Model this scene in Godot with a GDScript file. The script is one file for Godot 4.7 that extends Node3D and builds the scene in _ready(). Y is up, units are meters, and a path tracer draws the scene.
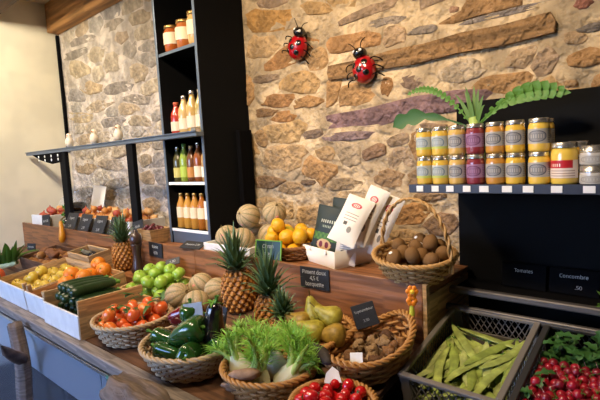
extends Node3D
# A small farm shop: a stone wall, a stepped wooden counter of fruit and vegetables, a black bottle shelf and a chilled display.
var rng := RandomNumberGenerator.new()
var used := {}
var M := {}
var T := {}
const SLOPE := 0.1587           # tilt of the lower deck towards the customer
const TIER := 1.145             # height of the upper deck

func surf(z: float) -> float:   # height of the lower deck: sloping at the back, level in front
	return 0.893 if z > 0.757 else 0.97 - 0.16 * (z - 0.46)

# ---------------------------------------------------------------- naming
func numbered(called: String) -> String:
	if not used.has(called):
		used[called] = 0
		return called
	used[called] += 1
	return "%s_%03d" % [called, used[called]]

func tag(o: Node, label := "", category := "", group := "", kind := "") -> Node:
	if label != "": o.set_meta("label", label)
	if category != "": o.set_meta("category", category)
	if group != "": o.set_meta("group", group)
	if kind != "": o.set_meta("kind", kind)
	return o

func thing(called: String, label: String, category: String, at := Vector3.ZERO, turn := Vector3.ZERO, group := "") -> Node3D:
	var o := Node3D.new()
	o.name = numbered(called)
	add_child(o)
	o.position = at
	o.rotation = turn
	tag(o, label, category, group)
	return o

func obj(called: String, mesh: Mesh, m: Material, parent: Node = null) -> MeshInstance3D:
	var o := MeshInstance3D.new()
	o.mesh = mesh
	o.material_override = m
	o.cast_shadow = GeometryInstance3D.SHADOW_CASTING_SETTING_ON
	if parent == null:
		o.name = numbered(called)
		add_child(o)
	else:
		o.name = called
		parent.add_child(o, true)
	return o

func struct(called: String, mesh: Mesh, m: Material, parent: Node = null) -> MeshInstance3D:
	var o := obj(called, mesh, m, parent)
	if parent == null: o.set_meta("kind", "structure")
	return o

func copy(src: Node3D, at: Vector3, turn: Vector3, label := "", size := 1.0) -> Node3D:
	var c: Node3D = src.duplicate()
	var base := String(src.name)
	c.name = numbered(base)
	add_child(c)
	c.position = at
	c.rotation = turn
	c.scale = Vector3.ONE * size
	if label != "": c.set_meta("label", label)
	return c

# ---------------------------------------------------------------- mesh helpers
func mb() -> SurfaceTool:
	var st := SurfaceTool.new()
	st.begin(Mesh.PRIMITIVE_TRIANGLES)
	return st

func fin(st: SurfaceTool) -> ArrayMesh:
	st.generate_normals()
	return st.commit()

func quad(st: SurfaceTool, a: Vector3, b: Vector3, c: Vector3, d: Vector3) -> void:
	for v in [a, b, c, a, c, d]: st.add_vertex(v)

func grid(st: SurfaceTool, rows: Array, smooth := true, cols: Array = []) -> void:
	st.set_smooth_group(0 if smooth else 0xffffffff)
	var n := rows.size()
	for i in n - 1:
		var r0: PackedVector3Array = rows[i]
		var r1: PackedVector3Array = rows[i + 1]
		var m := r0.size()
		for j in m - 1:
			for k in [[0, 0], [0, 1], [1, 1], [0, 0], [1, 1], [1, 0]]:
				var r: PackedVector3Array = r0 if k[0] == 0 else r1
				st.set_uv(Vector2(float(j + k[1]) / (m - 1), float(i + k[0]) / (n - 1)))
				if cols.size() > 0: st.set_color(cols[i + k[0]][j + k[1]])
				st.add_vertex(r[j + k[1]])

func lathe(st: SurfaceTool, prof: Array, seg := 20, xf := Transform3D.IDENTITY, lobes := 0, amp := 0.0, smooth := true) -> void:
	var rows := []
	for p in prof:
		var row := PackedVector3Array()
		for j in seg + 1:
			var a := TAU * j / seg
			var r: float = p.x * (1.0 + (amp * cos(a * lobes) if lobes > 0 else 0.0))
			row.append(xf * Vector3(r * cos(a), p.y, r * sin(a)))
		rows.append(row)
	grid(st, rows, smooth)

func lathe_mesh(prof: Array, seg := 20, lobes := 0, amp := 0.0) -> ArrayMesh:
	var st := mb()
	lathe(st, prof, seg, Transform3D.IDENTITY, lobes, amp)
	return fin(st)

func frames(path: PackedVector3Array) -> Array:
	var out := []
	var n := path.size()
	var side := Vector3.ZERO
	for i in n:
		var t := (path[mini(i + 1, n - 1)] - path[maxi(i - 1, 0)]).normalized()
		if i == 0:
			side = t.cross(Vector3.UP if absf(t.y) < 0.9 else Vector3.RIGHT).normalized()
		else:
			side = (side - t * side.dot(t)).normalized()
		out.append([side, t.cross(side).normalized()])
	return out

func tube(st: SurfaceTool, path: PackedVector3Array, radii: Array, seg := 6, flat := 1.0, lobes := 0, amp := 0.0) -> void:
	var fr := frames(path)
	var rows := []
	for i in path.size():
		var r: float = radii[i] if radii.size() > 1 else radii[0]
		var row := PackedVector3Array()
		for j in seg + 1:
			var a := TAU * j / seg
			var q := r * (1.0 + (amp * cos(a * lobes) if lobes > 0 else 0.0))
			row.append(path[i] + fr[i][0] * cos(a) * q + fr[i][1] * sin(a) * q * flat)
		rows.append(row)
	grid(st, rows)

func tube_mesh(path: PackedVector3Array, radii: Array, seg := 6, flat := 1.0, lobes := 0, amp := 0.0) -> ArrayMesh:
	var st := mb()
	tube(st, path, radii, seg, flat, lobes, amp)
	return fin(st)

func pts(a: Array) -> PackedVector3Array:
	return PackedVector3Array(a)

func bez(a: Vector3, b: Vector3, c: Vector3, n: int) -> PackedVector3Array:
	var p := PackedVector3Array()
	for i in n + 1:
		var t := float(i) / n
		p.append(a * (1 - t) * (1 - t) + b * 2 * t * (1 - t) + c * t * t)
	return p

# a box with chamfered edges; c is its centre
func box(st: SurfaceTool, c: Vector3, s: Vector3, bev := 0.002, xf := Transform3D.IDENTITY) -> void:
	st.set_smooth_group(0xffffffff)
	var h := s * 0.5
	var b := minf(bev, minf(h.x, minf(h.y, h.z)) * 0.9)
	var f := func(sx: int, sy: int, sz: int, ax: int) -> Vector3:
		var v := Vector3(sx * (h.x - (b if ax != 0 else 0.0)), sy * (h.y - (b if ax != 1 else 0.0)), sz * (h.z - (b if ax != 2 else 0.0)))
		return xf * (c + v)
	for s1 in [-1, 1]:
		quad(st, f.call(s1, -1, -1, 0), f.call(s1, 1, -1, 0), f.call(s1, 1, 1, 0), f.call(s1, -1, 1, 0))
		quad(st, f.call(-1, s1, -1, 1), f.call(1, s1, -1, 1), f.call(1, s1, 1, 1), f.call(-1, s1, 1, 1))
		quad(st, f.call(-1, -1, s1, 2), f.call(1, -1, s1, 2), f.call(1, 1, s1, 2), f.call(-1, 1, s1, 2))
		for s2 in [-1, 1]:
			quad(st, f.call(s1, s2, -1, 0), f.call(s1, s2, 1, 0), f.call(s1, s2, 1, 1), f.call(s1, s2, -1, 1))
			quad(st, f.call(s1, -1, s2, 0), f.call(s1, 1, s2, 0), f.call(s1, 1, s2, 2), f.call(s1, -1, s2, 2))
			quad(st, f.call(-1, s1, s2, 1), f.call(1, s1, s2, 1), f.call(1, s1, s2, 2), f.call(-1, s1, s2, 2))
			for s3 in [-1, 1]:
				for k in 3: st.add_vertex(f.call(s1, s2, s3, k))

func box_mesh(s: Vector3, bev := 0.002, c := Vector3.ZERO) -> ArrayMesh:
	var st := mb()
	box(st, c, s, bev)
	return fin(st)

func bar(st: SurfaceTool, a: Vector3, b: Vector3, w: float, d: float) -> void:   # a straight bar of section w x d
	var y := (b - a).normalized()
	var x := y.cross(Vector3.BACK if absf(y.z) < 0.9 else Vector3.UP).normalized()
	box(st, Vector3.ZERO, Vector3(w, (b - a).length(), d), 0.0008, Transform3D(Basis(x, y, x.cross(y)), (a + b) * 0.5))

func prism(st: SurfaceTool, poly: PackedVector2Array, d: float, xf := Transform3D.IDENTITY) -> void:   # outline in XY, thickness d along Z
	st.set_smooth_group(0xffffffff)
	var idx := Geometry2D.triangulate_polygon(poly)
	for i in range(0, idx.size(), 3):
		for s in [0.5, -0.5]:
			for k in 3:
				var v := poly[idx[i + k]]
				st.add_vertex(xf * Vector3(v.x, v.y, s * d))
	for i in poly.size():
		var a := poly[i]
		var b := poly[(i + 1) % poly.size()]
		quad(st, xf * Vector3(a.x, a.y, d / 2), xf * Vector3(b.x, b.y, d / 2), xf * Vector3(b.x, b.y, -d / 2), xf * Vector3(a.x, a.y, -d / 2))

func leaf(st: SurfaceTool, path: PackedVector3Array, up: Vector3, width: float, fold := 0.25, lobes := 0, shape := 0.5) -> void:
	var l := PackedVector3Array()
	var m := PackedVector3Array()
	var r := PackedVector3Array()
	var n := path.size()
	for i in n:
		var t := float(i) / (n - 1)
		var tan := (path[mini(i + 1, n - 1)] - path[maxi(i - 1, 0)]).normalized()
		var s := tan.cross(up).normalized()
		var w := width * pow(sin(PI * clampf(pow(t, shape), 0.02, 0.995)), 0.8)
		if lobes > 0: w *= 0.5 + 0.6 * absf(sin(t * PI * lobes))
		var nn := s.cross(tan).normalized()
		l.append(path[i] - s * w + nn * w * fold)
		m.append(path[i])
		r.append(path[i] + s * w + nn * w * fold)
	grid(st, [l, m, r])

func pinnate(st: SurfaceTool, path: PackedVector3Array, up: Vector3, first: int, size: float) -> void:   # midrib with paired lobes
	tube(st, path, [0.0022], 5)
	leaf(st, path, up, size * 0.32, 0.25, 0, 1.2)
	var n := path.size()
	for i in range(first, n):
		var t := float(i - first) / (n - 1 - first)
		var tan := (path[mini(i + 1, n - 1)] - path[maxi(i - 1, 0)]).normalized()
		var s := tan.cross(up).normalized()
		var l := size * (0.45 + 0.75 * sin(PI * clampf(t * 0.8 + 0.1, 0, 1)))
		for d in [-1, 1]:
			var e: Vector3 = path[i] + (s * d * 0.95 + tan * 0.55).normalized() * l + up * 0.2 * l
			leaf(st, bez(path[i], path[i].lerp(e, 0.5) + up * 0.15 * l, e, 5), up, l * 0.55, 0.25, 0, 0.85)
	leaf(st, bez(path[n - 1], path[n - 1] + (path[n - 1] - path[n - 2]) * 0.6, path[n - 1] + (path[n - 1] - path[n - 2]).normalized() * size * 1.1, 5), up, size * 0.4, 0.25)

func blob(st: SurfaceTool, r: Vector3, bump: float, seed: int, seg := 14, c := Vector3.ZERO) -> void:
	var nz := FastNoiseLite.new()
	nz.seed = seed
	nz.frequency = 1.0
	var rows := []
	for i in seg / 2 + 1:
		var ph := PI * i / (seg / 2)
		var row := PackedVector3Array()
		for j in seg + 1:
			var th := TAU * (j % seg) / seg
			var d := Vector3(sin(ph) * cos(th), cos(ph), sin(ph) * sin(th))
			row.append(c + d * r * (1.0 + bump * nz.get_noise_3dv(d * 1.3)))
		rows.append(row)
	grid(st, rows)

# ---------------------------------------------------------------- settle round things in a container (local coordinates)
# box: half sizes hx, hz; bowl: base radius rb, rim radius rt, height h, stretched by sx along x
func pack(n: int, r0: float, r1: float, cont: Dictionary, seed: int) -> Array:
	var g := RandomNumberGenerator.new()
	g.seed = seed
	var p := []
	var rr := []
	var sx: float = cont.get("sx", 1.0)
	for i in n:
		var r := g.randf_range(r0, r1)
		rr.append(r)
		if cont.has("hx"):
			p.append(Vector3(g.randf_range(-1, 1) * (cont.hx - r), r * (1.0 + 1.5 * i / 4.0 * 0.4), g.randf_range(-1, 1) * (cont.hz - r)))
		else:
			var a := g.randf() * TAU
			var q: float = sqrt(g.randf()) * cont.rb
			p.append(Vector3(q * cos(a) * sx, r * (1.0 + i * 0.35), q * sin(a)))
	for it in 200:
		for i in n: p[i].y -= 0.0045 if it < 150 else 0.001
		for i in n:
			for j in range(i + 1, n):
				var d: Vector3 = p[j] - p[i]
				var m: float = rr[i] + rr[j]
				var l2 := d.length_squared()
				if l2 < m * m:
					var l := sqrt(maxf(l2, 1e-9))
					var k := d / l * (m - l) * 0.5
					p[i] -= k
					p[j] += k
		for i in n:
			var r: float = rr[i]
			if p[i].y < r: p[i].y = r
			if cont.has("hx"):
				p[i].x = clampf(p[i].x, -cont.hx + r, cont.hx - r)
				p[i].z = clampf(p[i].z, -cont.hz + r, cont.hz - r)
			else:
				var lim: float = lerpf(cont.rb, cont.rt, clampf(p[i].y / cont.h, 0.0, 1.0)) - r * 0.95
				var q := Vector2(p[i].x / sx, p[i].z)
				if q.length() > lim:
					q = q.normalized() * lim
					p[i].x = q.x * sx
					p[i].z = q.y
	var out := []
	for i in n: out.append([p[i], rr[i]])
	return out

func random_turn(g: RandomNumberGenerator, tilt := PI) -> Vector3:
	return Vector3(g.randf_range(-tilt, tilt), g.randf() * TAU, g.randf_range(-tilt, tilt))

# ---------------------------------------------------------------- materials
func noise_image(seed: int, freq: float, lo: float, hi: float, size := 256, octaves := 4, stretch := 1, kind := 0) -> Image:
	var nz := FastNoiseLite.new()
	nz.seed = seed
	nz.frequency = freq
	nz.fractal_octaves = octaves
	nz.noise_type = [FastNoiseLite.TYPE_SIMPLEX_SMOOTH, FastNoiseLite.TYPE_CELLULAR][kind]
	var im := nz.get_seamless_image(size / stretch, size)
	im.convert(Image.FORMAT_RGB8)
	if stretch > 1: im.resize(size, size, Image.INTERPOLATE_CUBIC)
	for y in size:
		for x in size:
			var v := lerpf(lo, hi, smoothstep(0.15, 0.85, im.get_pixel(x, y).r))
			im.set_pixel(x, y, Color(v, v, v))
	return im

func make_textures() -> void:
	var mottled := noise_image(3, 0.012, 0.76, 1.0, 256, 5)
	var fine := noise_image(5, 0.06, 0.84, 1.0, 256, 4)
	var grain := noise_image(7, 0.05, 0.74, 1.0, 256, 4, 16)
	T.plaster = ImageTexture.create_from_image(noise_image(15, 0.02, 0.95, 1.0, 128, 3))
	T.mottled = ImageTexture.create_from_image(mottled)
	T.fine = ImageTexture.create_from_image(fine)
	T.grain = ImageTexture.create_from_image(grain)
	var rough := noise_image(11, 0.03, 0.0, 1.0, 256, 5)
	rough.bump_map_to_normal_map(6.0)
	T.rough_n = ImageTexture.create_from_image(rough)
	var gn := noise_image(7, 0.035, 0.0, 1.0, 256, 4, 16)
	gn.bump_map_to_normal_map(2.0)
	T.grain_n = ImageTexture.create_from_image(gn)
	var net := noise_image(13, 0.05, 0.75, 1.0, 256, 2, 1, 1)
	T.net = ImageTexture.create_from_image(net)

func mat(c: Color, rough := 0.6, tex := "", scale := 4.0, normal := "", nscale := 0.6) -> StandardMaterial3D:
	var m := StandardMaterial3D.new()
	m.albedo_color = c
	m.roughness = rough
	if tex != "":
		m.albedo_texture = T[tex]
		m.uv1_triplanar = true
		m.uv1_scale = Vector3.ONE * scale
		if normal != "":
			m.normal_enabled = true
			m.normal_texture = T[normal]
			m.normal_scale = nscale
	return m

func glossy(c: Color, rough := 0.3, coat := 0.6) -> StandardMaterial3D:
	var m := mat(c, rough)
	m.clearcoat_enabled = true
	m.clearcoat = coat
	m.clearcoat_roughness = 0.12
	return m

func vcol(rough := 0.5) -> StandardMaterial3D:
	var m := mat(Color.WHITE, rough)
	m.vertex_color_use_as_albedo = true
	return m

func hx(s: String) -> Color:
	return Color.html(s)

func make_materials() -> void:
	M.wood = mat(hx("96623a"), 0.5, "grain", 3.0, "grain_n", 0.3)
	M.deck = mat(hx("704e36"), 0.6, "grain", 3.0, "grain_n", 0.4)
	M.greywood = mat(hx("968a80"), 0.7, "grain", 4.0, "grain_n", 0.6)
	M.pale = mat(hx("d2ab78"), 0.7, "grain", 4.0, "grain_n", 0.3)
	M.whitewood = mat(hx("e2e2e0"), 0.6, "plaster", 4.0)
	M.beam = mat(hx("bb8850"), 0.7, "grain", 1.5, "grain_n", 0.8)
	M.darkbeam = mat(hx("5a3a22"), 0.7, "grain", 1.5, "grain_n", 0.8)
	M.black = mat(hx("131416"), 0.75)
	M.black.metallic_specular = 0.2
	M.blackmatt = mat(hx("0e0e10"), 0.85)
	M.blackmatt.metallic_specular = 0.15
	M.slate = mat(hx("23262b"), 0.55, "fine", 8.0)
	M.chalk = mat(hx("b4b6b4"), 0.9)
	M.steel = mat(hx("b9c6d8"), 0.32)
	M.steel.metallic = 0.75
	M.steel_low = mat(hx("aab4c4"), 0.16)
	M.steel_low.metallic = 0.92
	M.shelfsteel = mat(hx("6f8096"), 0.35)
	M.shelfsteel.metallic = 0.6
	M.silver = mat(hx("d5d3ce"), 0.25)
	M.silver.metallic = 0.9
	M.gold = mat(hx("c9a765"), 0.3)
	M.gold.metallic = 0.9
	M.white = mat(hx("ececea"), 0.6)
	M.paper = mat(hx("ece6da"), 0.75)
	M.wicker = mat(hx("c08c4e"), 0.55, "fine", 20.0)
	M.wicker_pale = mat(hx("cbb08a"), 0.5, "fine", 20.0)
	M.wicker_honey = mat(hx("c79c60"), 0.5, "fine", 20.0)
	M.wicker_dark = mat(hx("93602f"), 0.6, "fine", 20.0)
	M.stem = mat(hx("6b5a34"), 0.8)
	M.green = mat(hx("55852e"), 0.55)
	M.green.backlight_enabled = true
	M.green.backlight = hx("34501c")
	M.darkgreen = mat(hx("35602a"), 0.55)
	M.darkgreen.backlight_enabled = true
	M.darkgreen.backlight = hx("1f3a18")
	M.crate = mat(hx("746e66"), 0.55)
	M.crate_dark = mat(hx("2f2e2d"), 0.55)

# ---------------------------------------------------------------- produce: parts shared by every fruit of a kind (unit size: radius 1 unless noted)
var K := {}

func spawn(kind: String, called: String, label: String, category: String, at: Vector3, turn: Vector3, group := "", size := 1.0, frame := Transform3D.IDENTITY) -> Node3D:
	var parts: Array = K[kind]
	var o: Node3D
	if parts.size() == 1:
		o = obj(called, parts[0][1], parts[0][2])
		tag(o, label, category, group)
	else:
		o = thing(called, label, category, Vector3.ZERO, Vector3.ZERO, group)
		for q in parts:
			var c := obj(q[0], q[1], q[2], o)
			if q.size() > 3: tag(c, q[3])
			if q.size() > 4: c.transform = q[4]
			if q[0] == "rootlets": c.set_meta("kind", "stuff")
	o.transform = frame * Transform3D(Basis.from_euler(turn).scaled(Vector3.ONE * size), at)
	return o

func sphere_prof(n: int, rx := 1.0, ry := 1.0, top := 0.0, bottom := 0.0, pinch := 0.0) -> Array:   # lathe outline with dimples
	var a := []
	for i in n + 1:
		var t := PI * i / n
		var y := -cos(t) * ry
		var r := sin(t) * rx * (1.0 + pinch * cos(t))
		y -= top * exp(-pow(r / (0.32 * rx), 2)) * (1.0 if y > 0 else 0.0)
		y += bottom * exp(-pow(r / (0.32 * rx), 2)) * (1.0 if y < 0 else 0.0)
		a.append(Vector2(r, y))
	return a

func stem_mesh(a: Vector3, b: Vector3, r: float) -> ArrayMesh:
	var m := (a + b) * 0.5 + Vector3(r * 0.8, 0, 0)
	return tube_mesh(bez(a, m, b, 3), [r, r * 0.8, r * 0.9, r * 1.3], 5)

func calyx_mesh(n: int, r: float, y: float, lift := 0.15) -> ArrayMesh:
	var st := mb()
	for i in n:
		var a := TAU * i / n
		var d := Vector3(cos(a), 0, sin(a))
		leaf(st, bez(Vector3(0, y, 0), d * r * 0.5 + Vector3(0, y + lift * 0.6, 0), d * r + Vector3(0, y - lift * 0.2, 0), 4), Vector3.UP, r * 0.16, 0.2)
	return fin(st)

func on_skin(d: Vector3, r: float) -> Transform3D:   # a patch lying on a round skin, facing along d
	var y := d.normalized()
	var x := y.cross(Vector3.UP).normalized()
	return Transform3D(Basis(x, y, x.cross(y)), y * r)

func make_produce() -> void:
	var ap := lathe_mesh(sphere_prof(12, 1.0, 0.9, 0.28, 0.18, 0.12), 18)
	K.green_apple = [["flesh", ap, glossy(hx("8fb53a"), 0.35, 0.4)], ["stem", stem_mesh(Vector3(0, 0.55, 0), Vector3(0.12, 1.05, 0), 0.05), M.stem]]
	K.yellow_apple = [["flesh", ap, glossy(hx("d3b43c"), 0.35, 0.4)], ["stem", stem_mesh(Vector3(0, 0.55, 0), Vector3(0.12, 1.05, 0), 0.05), M.stem]]
	var peel := mat(hx("ee8a1c"), 0.42, "fine", 3.0, "rough_n", 0.25)
	K.orange = [["peel", lathe_mesh(sphere_prof(12, 1.0, 0.94, 0.06, 0.05), 20), peel], ["navel", lathe_mesh([Vector2(0.0, 0.915), Vector2(0.09, 0.91), Vector2(0.11, 0.87), Vector2(0.0, 0.8)], 7), M.green]]
	var lem := mat(hx("f0b51e"), 0.42, "fine", 3.0, "rough_n", 0.25)
	K.lemon = [["peel", lathe_mesh(sphere_prof(12, 0.98, 1.05, -0.1, -0.08), 18), lem], ["stem", stem_mesh(Vector3(0, 1.05, 0), Vector3(0, 1.2, 0), 0.07), M.stem]]
	K.lime_yellow = [["peel", lathe_mesh(sphere_prof(12, 0.98, 1.05, -0.1, -0.08), 18), mat(hx("d2c02a"), 0.42, "fine", 3.0, "rough_n", 0.25)], ["stem", stem_mesh(Vector3(0, 1.05, 0), Vector3(0, 1.2, 0), 0.07), M.stem]]
	# tomato: a plum-shaped tomato with a green calyx
	K.tomato = [["flesh", lathe_mesh(sphere_prof(12, 0.9, 1.12, 0.14, 0.0), 18, 5, 0.025), glossy(hx("da6026"), 0.32, 0.5)], ["calyx", calyx_mesh(5, 0.55, 1.04, 0.2), M.darkgreen]]
	K.tomato_orange = [["flesh", lathe_mesh(sphere_prof(12, 0.9, 1.12, 0.14, 0.0), 18, 5, 0.025), glossy(hx("e47c30"), 0.32, 0.5)], ["calyx", calyx_mesh(5, 0.55, 1.04, 0.2), M.darkgreen]]
	K.cherry_tomato = [["flesh", lathe_mesh(sphere_prof(10, 0.92, 1.15, 0.08, 0.0), 14), glossy(hx("c4141a"), 0.22, 0.9)], ["calyx", calyx_mesh(5, 0.4, 1.1, 0.2), M.darkgreen]]
	# melon: ten ribs, green in the furrows
	var st := mb()
	var rows := []
	var cols := []
	for i in 17:
		var ph := PI * i / 16
		var row := PackedVector3Array()
		var crow := PackedColorArray()
		for j in 61:
			var th := TAU * j / 60
			var f := pow(absf(cos(th * 5.0)), 14.0)
			var r := 1.0 - 0.045 * f * sin(ph)
			row.append(Vector3(sin(ph) * cos(th), -cos(ph) * 0.95, sin(ph) * sin(th)) * r)
			crow.append(hx("cdb48a").srgb_to_linear().lerp(hx("6f7a4c").srgb_to_linear(), f * 0.8))
		rows.append(row)
		cols.append(crow)
	grid(st, rows, true, cols)
	var mm := vcol(0.7)
	mm.albedo_texture = T.net
	mm.uv1_triplanar = true
	mm.uv1_scale = Vector3.ONE * 1.2
	K.melon = [["rind", fin(st), mm], ["stalk", stem_mesh(Vector3(0, 0.93, 0), Vector3(0.05, 1.06, 0), 0.09), M.stem], ["sticker", lathe_mesh([Vector2(0, 0.0), Vector2(0.13, -0.004), Vector2(0.14, -0.02)], 12), mat(hx("d88a80"), 0.4), "small pinkish sticker", on_skin(Vector3(0.55, 0.45, 0.72), 0.985)]]
	K.kiwi = [["skin", lathe_mesh(sphere_prof(12, 0.88, 1.1, 0.05, 0.03), 18), mat(hx("7e5a2e"), 0.85, "fine", 4.0)], ["sticker", lathe_mesh([Vector2(0, 0.0), Vector2(0.2, -0.01), Vector2(0.22, -0.04)], 10), M.white, "small white sticker", on_skin(Vector3(0.5, 0.3, 0.8), 0.93)]]
	# pear: swollen bottom, bent neck
	var pp := PackedVector3Array()
	var pr := []
	for q in [[-1.0, 0.0], [-0.97, 0.35], [-0.85, 0.72], [-0.5, 0.97], [-0.1, 0.98], [0.3, 0.8], [0.7, 0.55], [1.05, 0.4], [1.3, 0.3], [1.42, 0.17], [1.45, 0.0]]:
		pp.append(Vector3(0.06 * q[0] * q[0], q[0], 0))
		pr.append(q[1])
	var pear := tube_mesh(pp, pr, 18)
	var pst := stem_mesh(Vector3(0.12, 1.4, 0), Vector3(0.3, 1.95, 0), 0.05)
	K.pear = [["flesh", pear, mat(hx("b3a83a"), 0.45, "mottled", 0.6)], ["stem", pst, M.stem]]
	K.pear_russet = [["flesh", pear, mat(hx("a98a35"), 0.5, "mottled", 0.6)], ["stem", pst, M.stem]]
	# onion: flattened, papery, pointed top
	K.onion = [["bulb", lathe_mesh([Vector2(0.0, -0.8), Vector2(0.25, -0.82), Vector2(0.7, -0.6), Vector2(0.97, -0.15), Vector2(0.95, 0.2), Vector2(0.65, 0.6), Vector2(0.25, 0.85), Vector2(0.13, 1.1), Vector2(0.1, 1.35), Vector2(0.0, 1.4)], 14), glossy(hx("c8843c"), 0.45, 0.2)], ["roots", lathe_mesh([Vector2(0.22, -0.78), Vector2(0.15, -0.95), Vector2(0, -0.9)], 7), M.pale]]
	K.onion_pale = [K.onion[0].duplicate(), K.onion[1]]
	K.onion_pale[0][2] = glossy(hx("d8a668"), 0.45, 0.2)
	K.onion_red = [K.onion[0].duplicate(), K.onion[1]]
	K.onion_red[0][2] = glossy(hx("a8442c"), 0.45, 0.2)
	# bell pepper: long, three lobes, curled
	var bp := PackedVector3Array()
	var br := []
	for q in [[-1.3, 0.0], [-1.28, 0.22], [-1.15, 0.42], [-0.8, 0.56], [-0.3, 0.66], [0.3, 0.74], [0.75, 0.74], [1.0, 0.62], [1.1, 0.42], [1.02, 0.2], [0.98, 0.0]]:
		bp.append(Vector3(0.12 * q[0] * q[0], q[0], 0))
		br.append(q[1])
	var pepper := tube_mesh(bp, br, 24, 1.0, 3, 0.1)
	var pepst := stem_mesh(Vector3(0.12, 0.95, 0), Vector3(0.3, 1.55, 0.05), 0.13)
	K.green_pepper = [["flesh", pepper, glossy(hx("26501e"), 0.2, 0.9)], ["stem", pepst, M.green]]
	K.red_pepper = [["flesh", pepper, glossy(hx("6e1a1e"), 0.2, 0.9)], ["stem", pepst, M.green]]
	# aubergine
	var ep := PackedVector3Array()
	var er := []
	for q in [[-1.0, 0.0], [-0.97, 0.17], [-0.85, 0.32], [-0.5, 0.42], [0.0, 0.4], [0.5, 0.33], [0.9, 0.27], [1.05, 0.2], [1.08, 0.0]]:
		ep.append(Vector3(0.12 * q[0] * q[0], q[0], 0))
		er.append(q[1])
	K.aubergine = [["skin", tube_mesh(ep, er, 18), glossy(hx("100c14"), 0.15, 1.0)], ["cap", calyx_mesh(5, 0.4, 1.08, 0.12), M.green], ["stem", stem_mesh(Vector3(0.12, 1.05, 0), Vector3(0.2, 1.35, 0), 0.07), M.green]]
	# courgette: long, dark green, faintly ridged, pale cut stem
	var zp := PackedVector3Array()
	var zr := []
	for q in [[-1.0, 0.0], [-0.985, 0.1], [-0.93, 0.17], [-0.7, 0.215], [-0.2, 0.225], [0.4, 0.2], [0.8, 0.16], [0.93, 0.14], [0.95, 0.0]]:
		zp.append(Vector3(0.05 * q[0] * q[0], q[0], 0))
		zr.append(q[1])
	var zm := mat(hx("26401f"), 0.32, "grain", 1.2)
	K.courgette = [["skin", tube_mesh(zp, zr, 18, 1.0, 8, 0.03), zm], ["stem", stem_mesh(Vector3(0.045, 0.93, 0), Vector3(0.05, 1.1, 0), 0.09), M.green]]
	# grape-like dark berry
	K.berry = [["skin", lathe_mesh(sphere_prof(8, 1.0, 1.08), 10), glossy(hx("5a1420"), 0.3, 0.5)]]
	K.potato = []
	for s in 3:
		st = mb()
		blob(st, Vector3(1.25, 0.8, 0.85), 0.45, 40 + s, 14)
		K["potato_%d" % s] = [["skin", fin(st), mat([hx("a9703a"), hx("8c5a34"), hx("b98448")][s], 0.85, "mottled", 2.0)]]
	# knobbly brown roots: several bulges and fine rootlets
	for s in 4:
		rng.seed = 60 + s
		st = mb()
		blob(st, Vector3(1.0, 0.75, 0.8), 0.7, 70 + s, 16)
		for b in 3:
			var d := Vector3(rng.randf_range(-1, 1), rng.randf_range(-0.5, 0.6), rng.randf_range(-1, 1)).normalized()
			blob(st, Vector3.ONE * rng.randf_range(0.35, 0.55), 0.5, 80 + s * 3 + b, 10, d * 0.75)
		var body := fin(st)
		st = mb()
		for b in 7:
			var d := Vector3(rng.randf_range(-1, 1), rng.randf_range(-0.7, 0.9), rng.randf_range(-1, 1)).normalized()
			tube(st, bez(d * 0.8, d * 1.2 + Vector3(0.1, 0.2, 0), d * 1.35 + Vector3(rng.randf_range(-0.4, 0.4), -0.2, 0.2), 4), [0.04, 0.035, 0.03, 0.02, 0.01], 4)
		K["root_%d" % s] = [["flesh", body, mat([hx("7a5534"), hx("94683c"), hx("6a4a32"), hx("a98a62")][s], 0.9, "mottled", 1.5, "rough_n", 0.8)], ["rootlets", fin(st), mat(hx("b79a72"), 0.9), "thin pale rootlets"]]
	# radish: crimson ball, thin tail, stub of green stalks
	st = mb()
	tube(st, bez(Vector3(0, -0.85, 0), Vector3(0.15, -1.4, 0), Vector3(0.7, -2.3, 0.3), 5), [0.16, 0.09, 0.06, 0.045, 0.035, 0.02], 5)
	var tail := fin(st)
	st = mb()
	for b in 3:
		var a := TAU * b / 3
		tube(st, bez(Vector3(0, 0.85, 0), Vector3(cos(a) * 0.2, 1.4, sin(a) * 0.2), Vector3(cos(a) * 0.6, 1.9, sin(a) * 0.6), 3), [0.1, 0.08, 0.07, 0.05], 4)
	var stub := fin(st)
	K.radish = [["flesh", lathe_mesh(sphere_prof(10, 1.0, 1.0, 0.06, -0.12), 14), glossy(hx("9c1428"), 0.35, 0.4)], ["tail", tail, mat(hx("c98a86"), 0.7)], ["stalks", stub, M.green]]
	K.radish_dark = [K.radish[0].duplicate(), K.radish[1], K.radish[2]]
	K.radish_dark[0][2] = glossy(hx("7c1022"), 0.35, 0.4)

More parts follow.
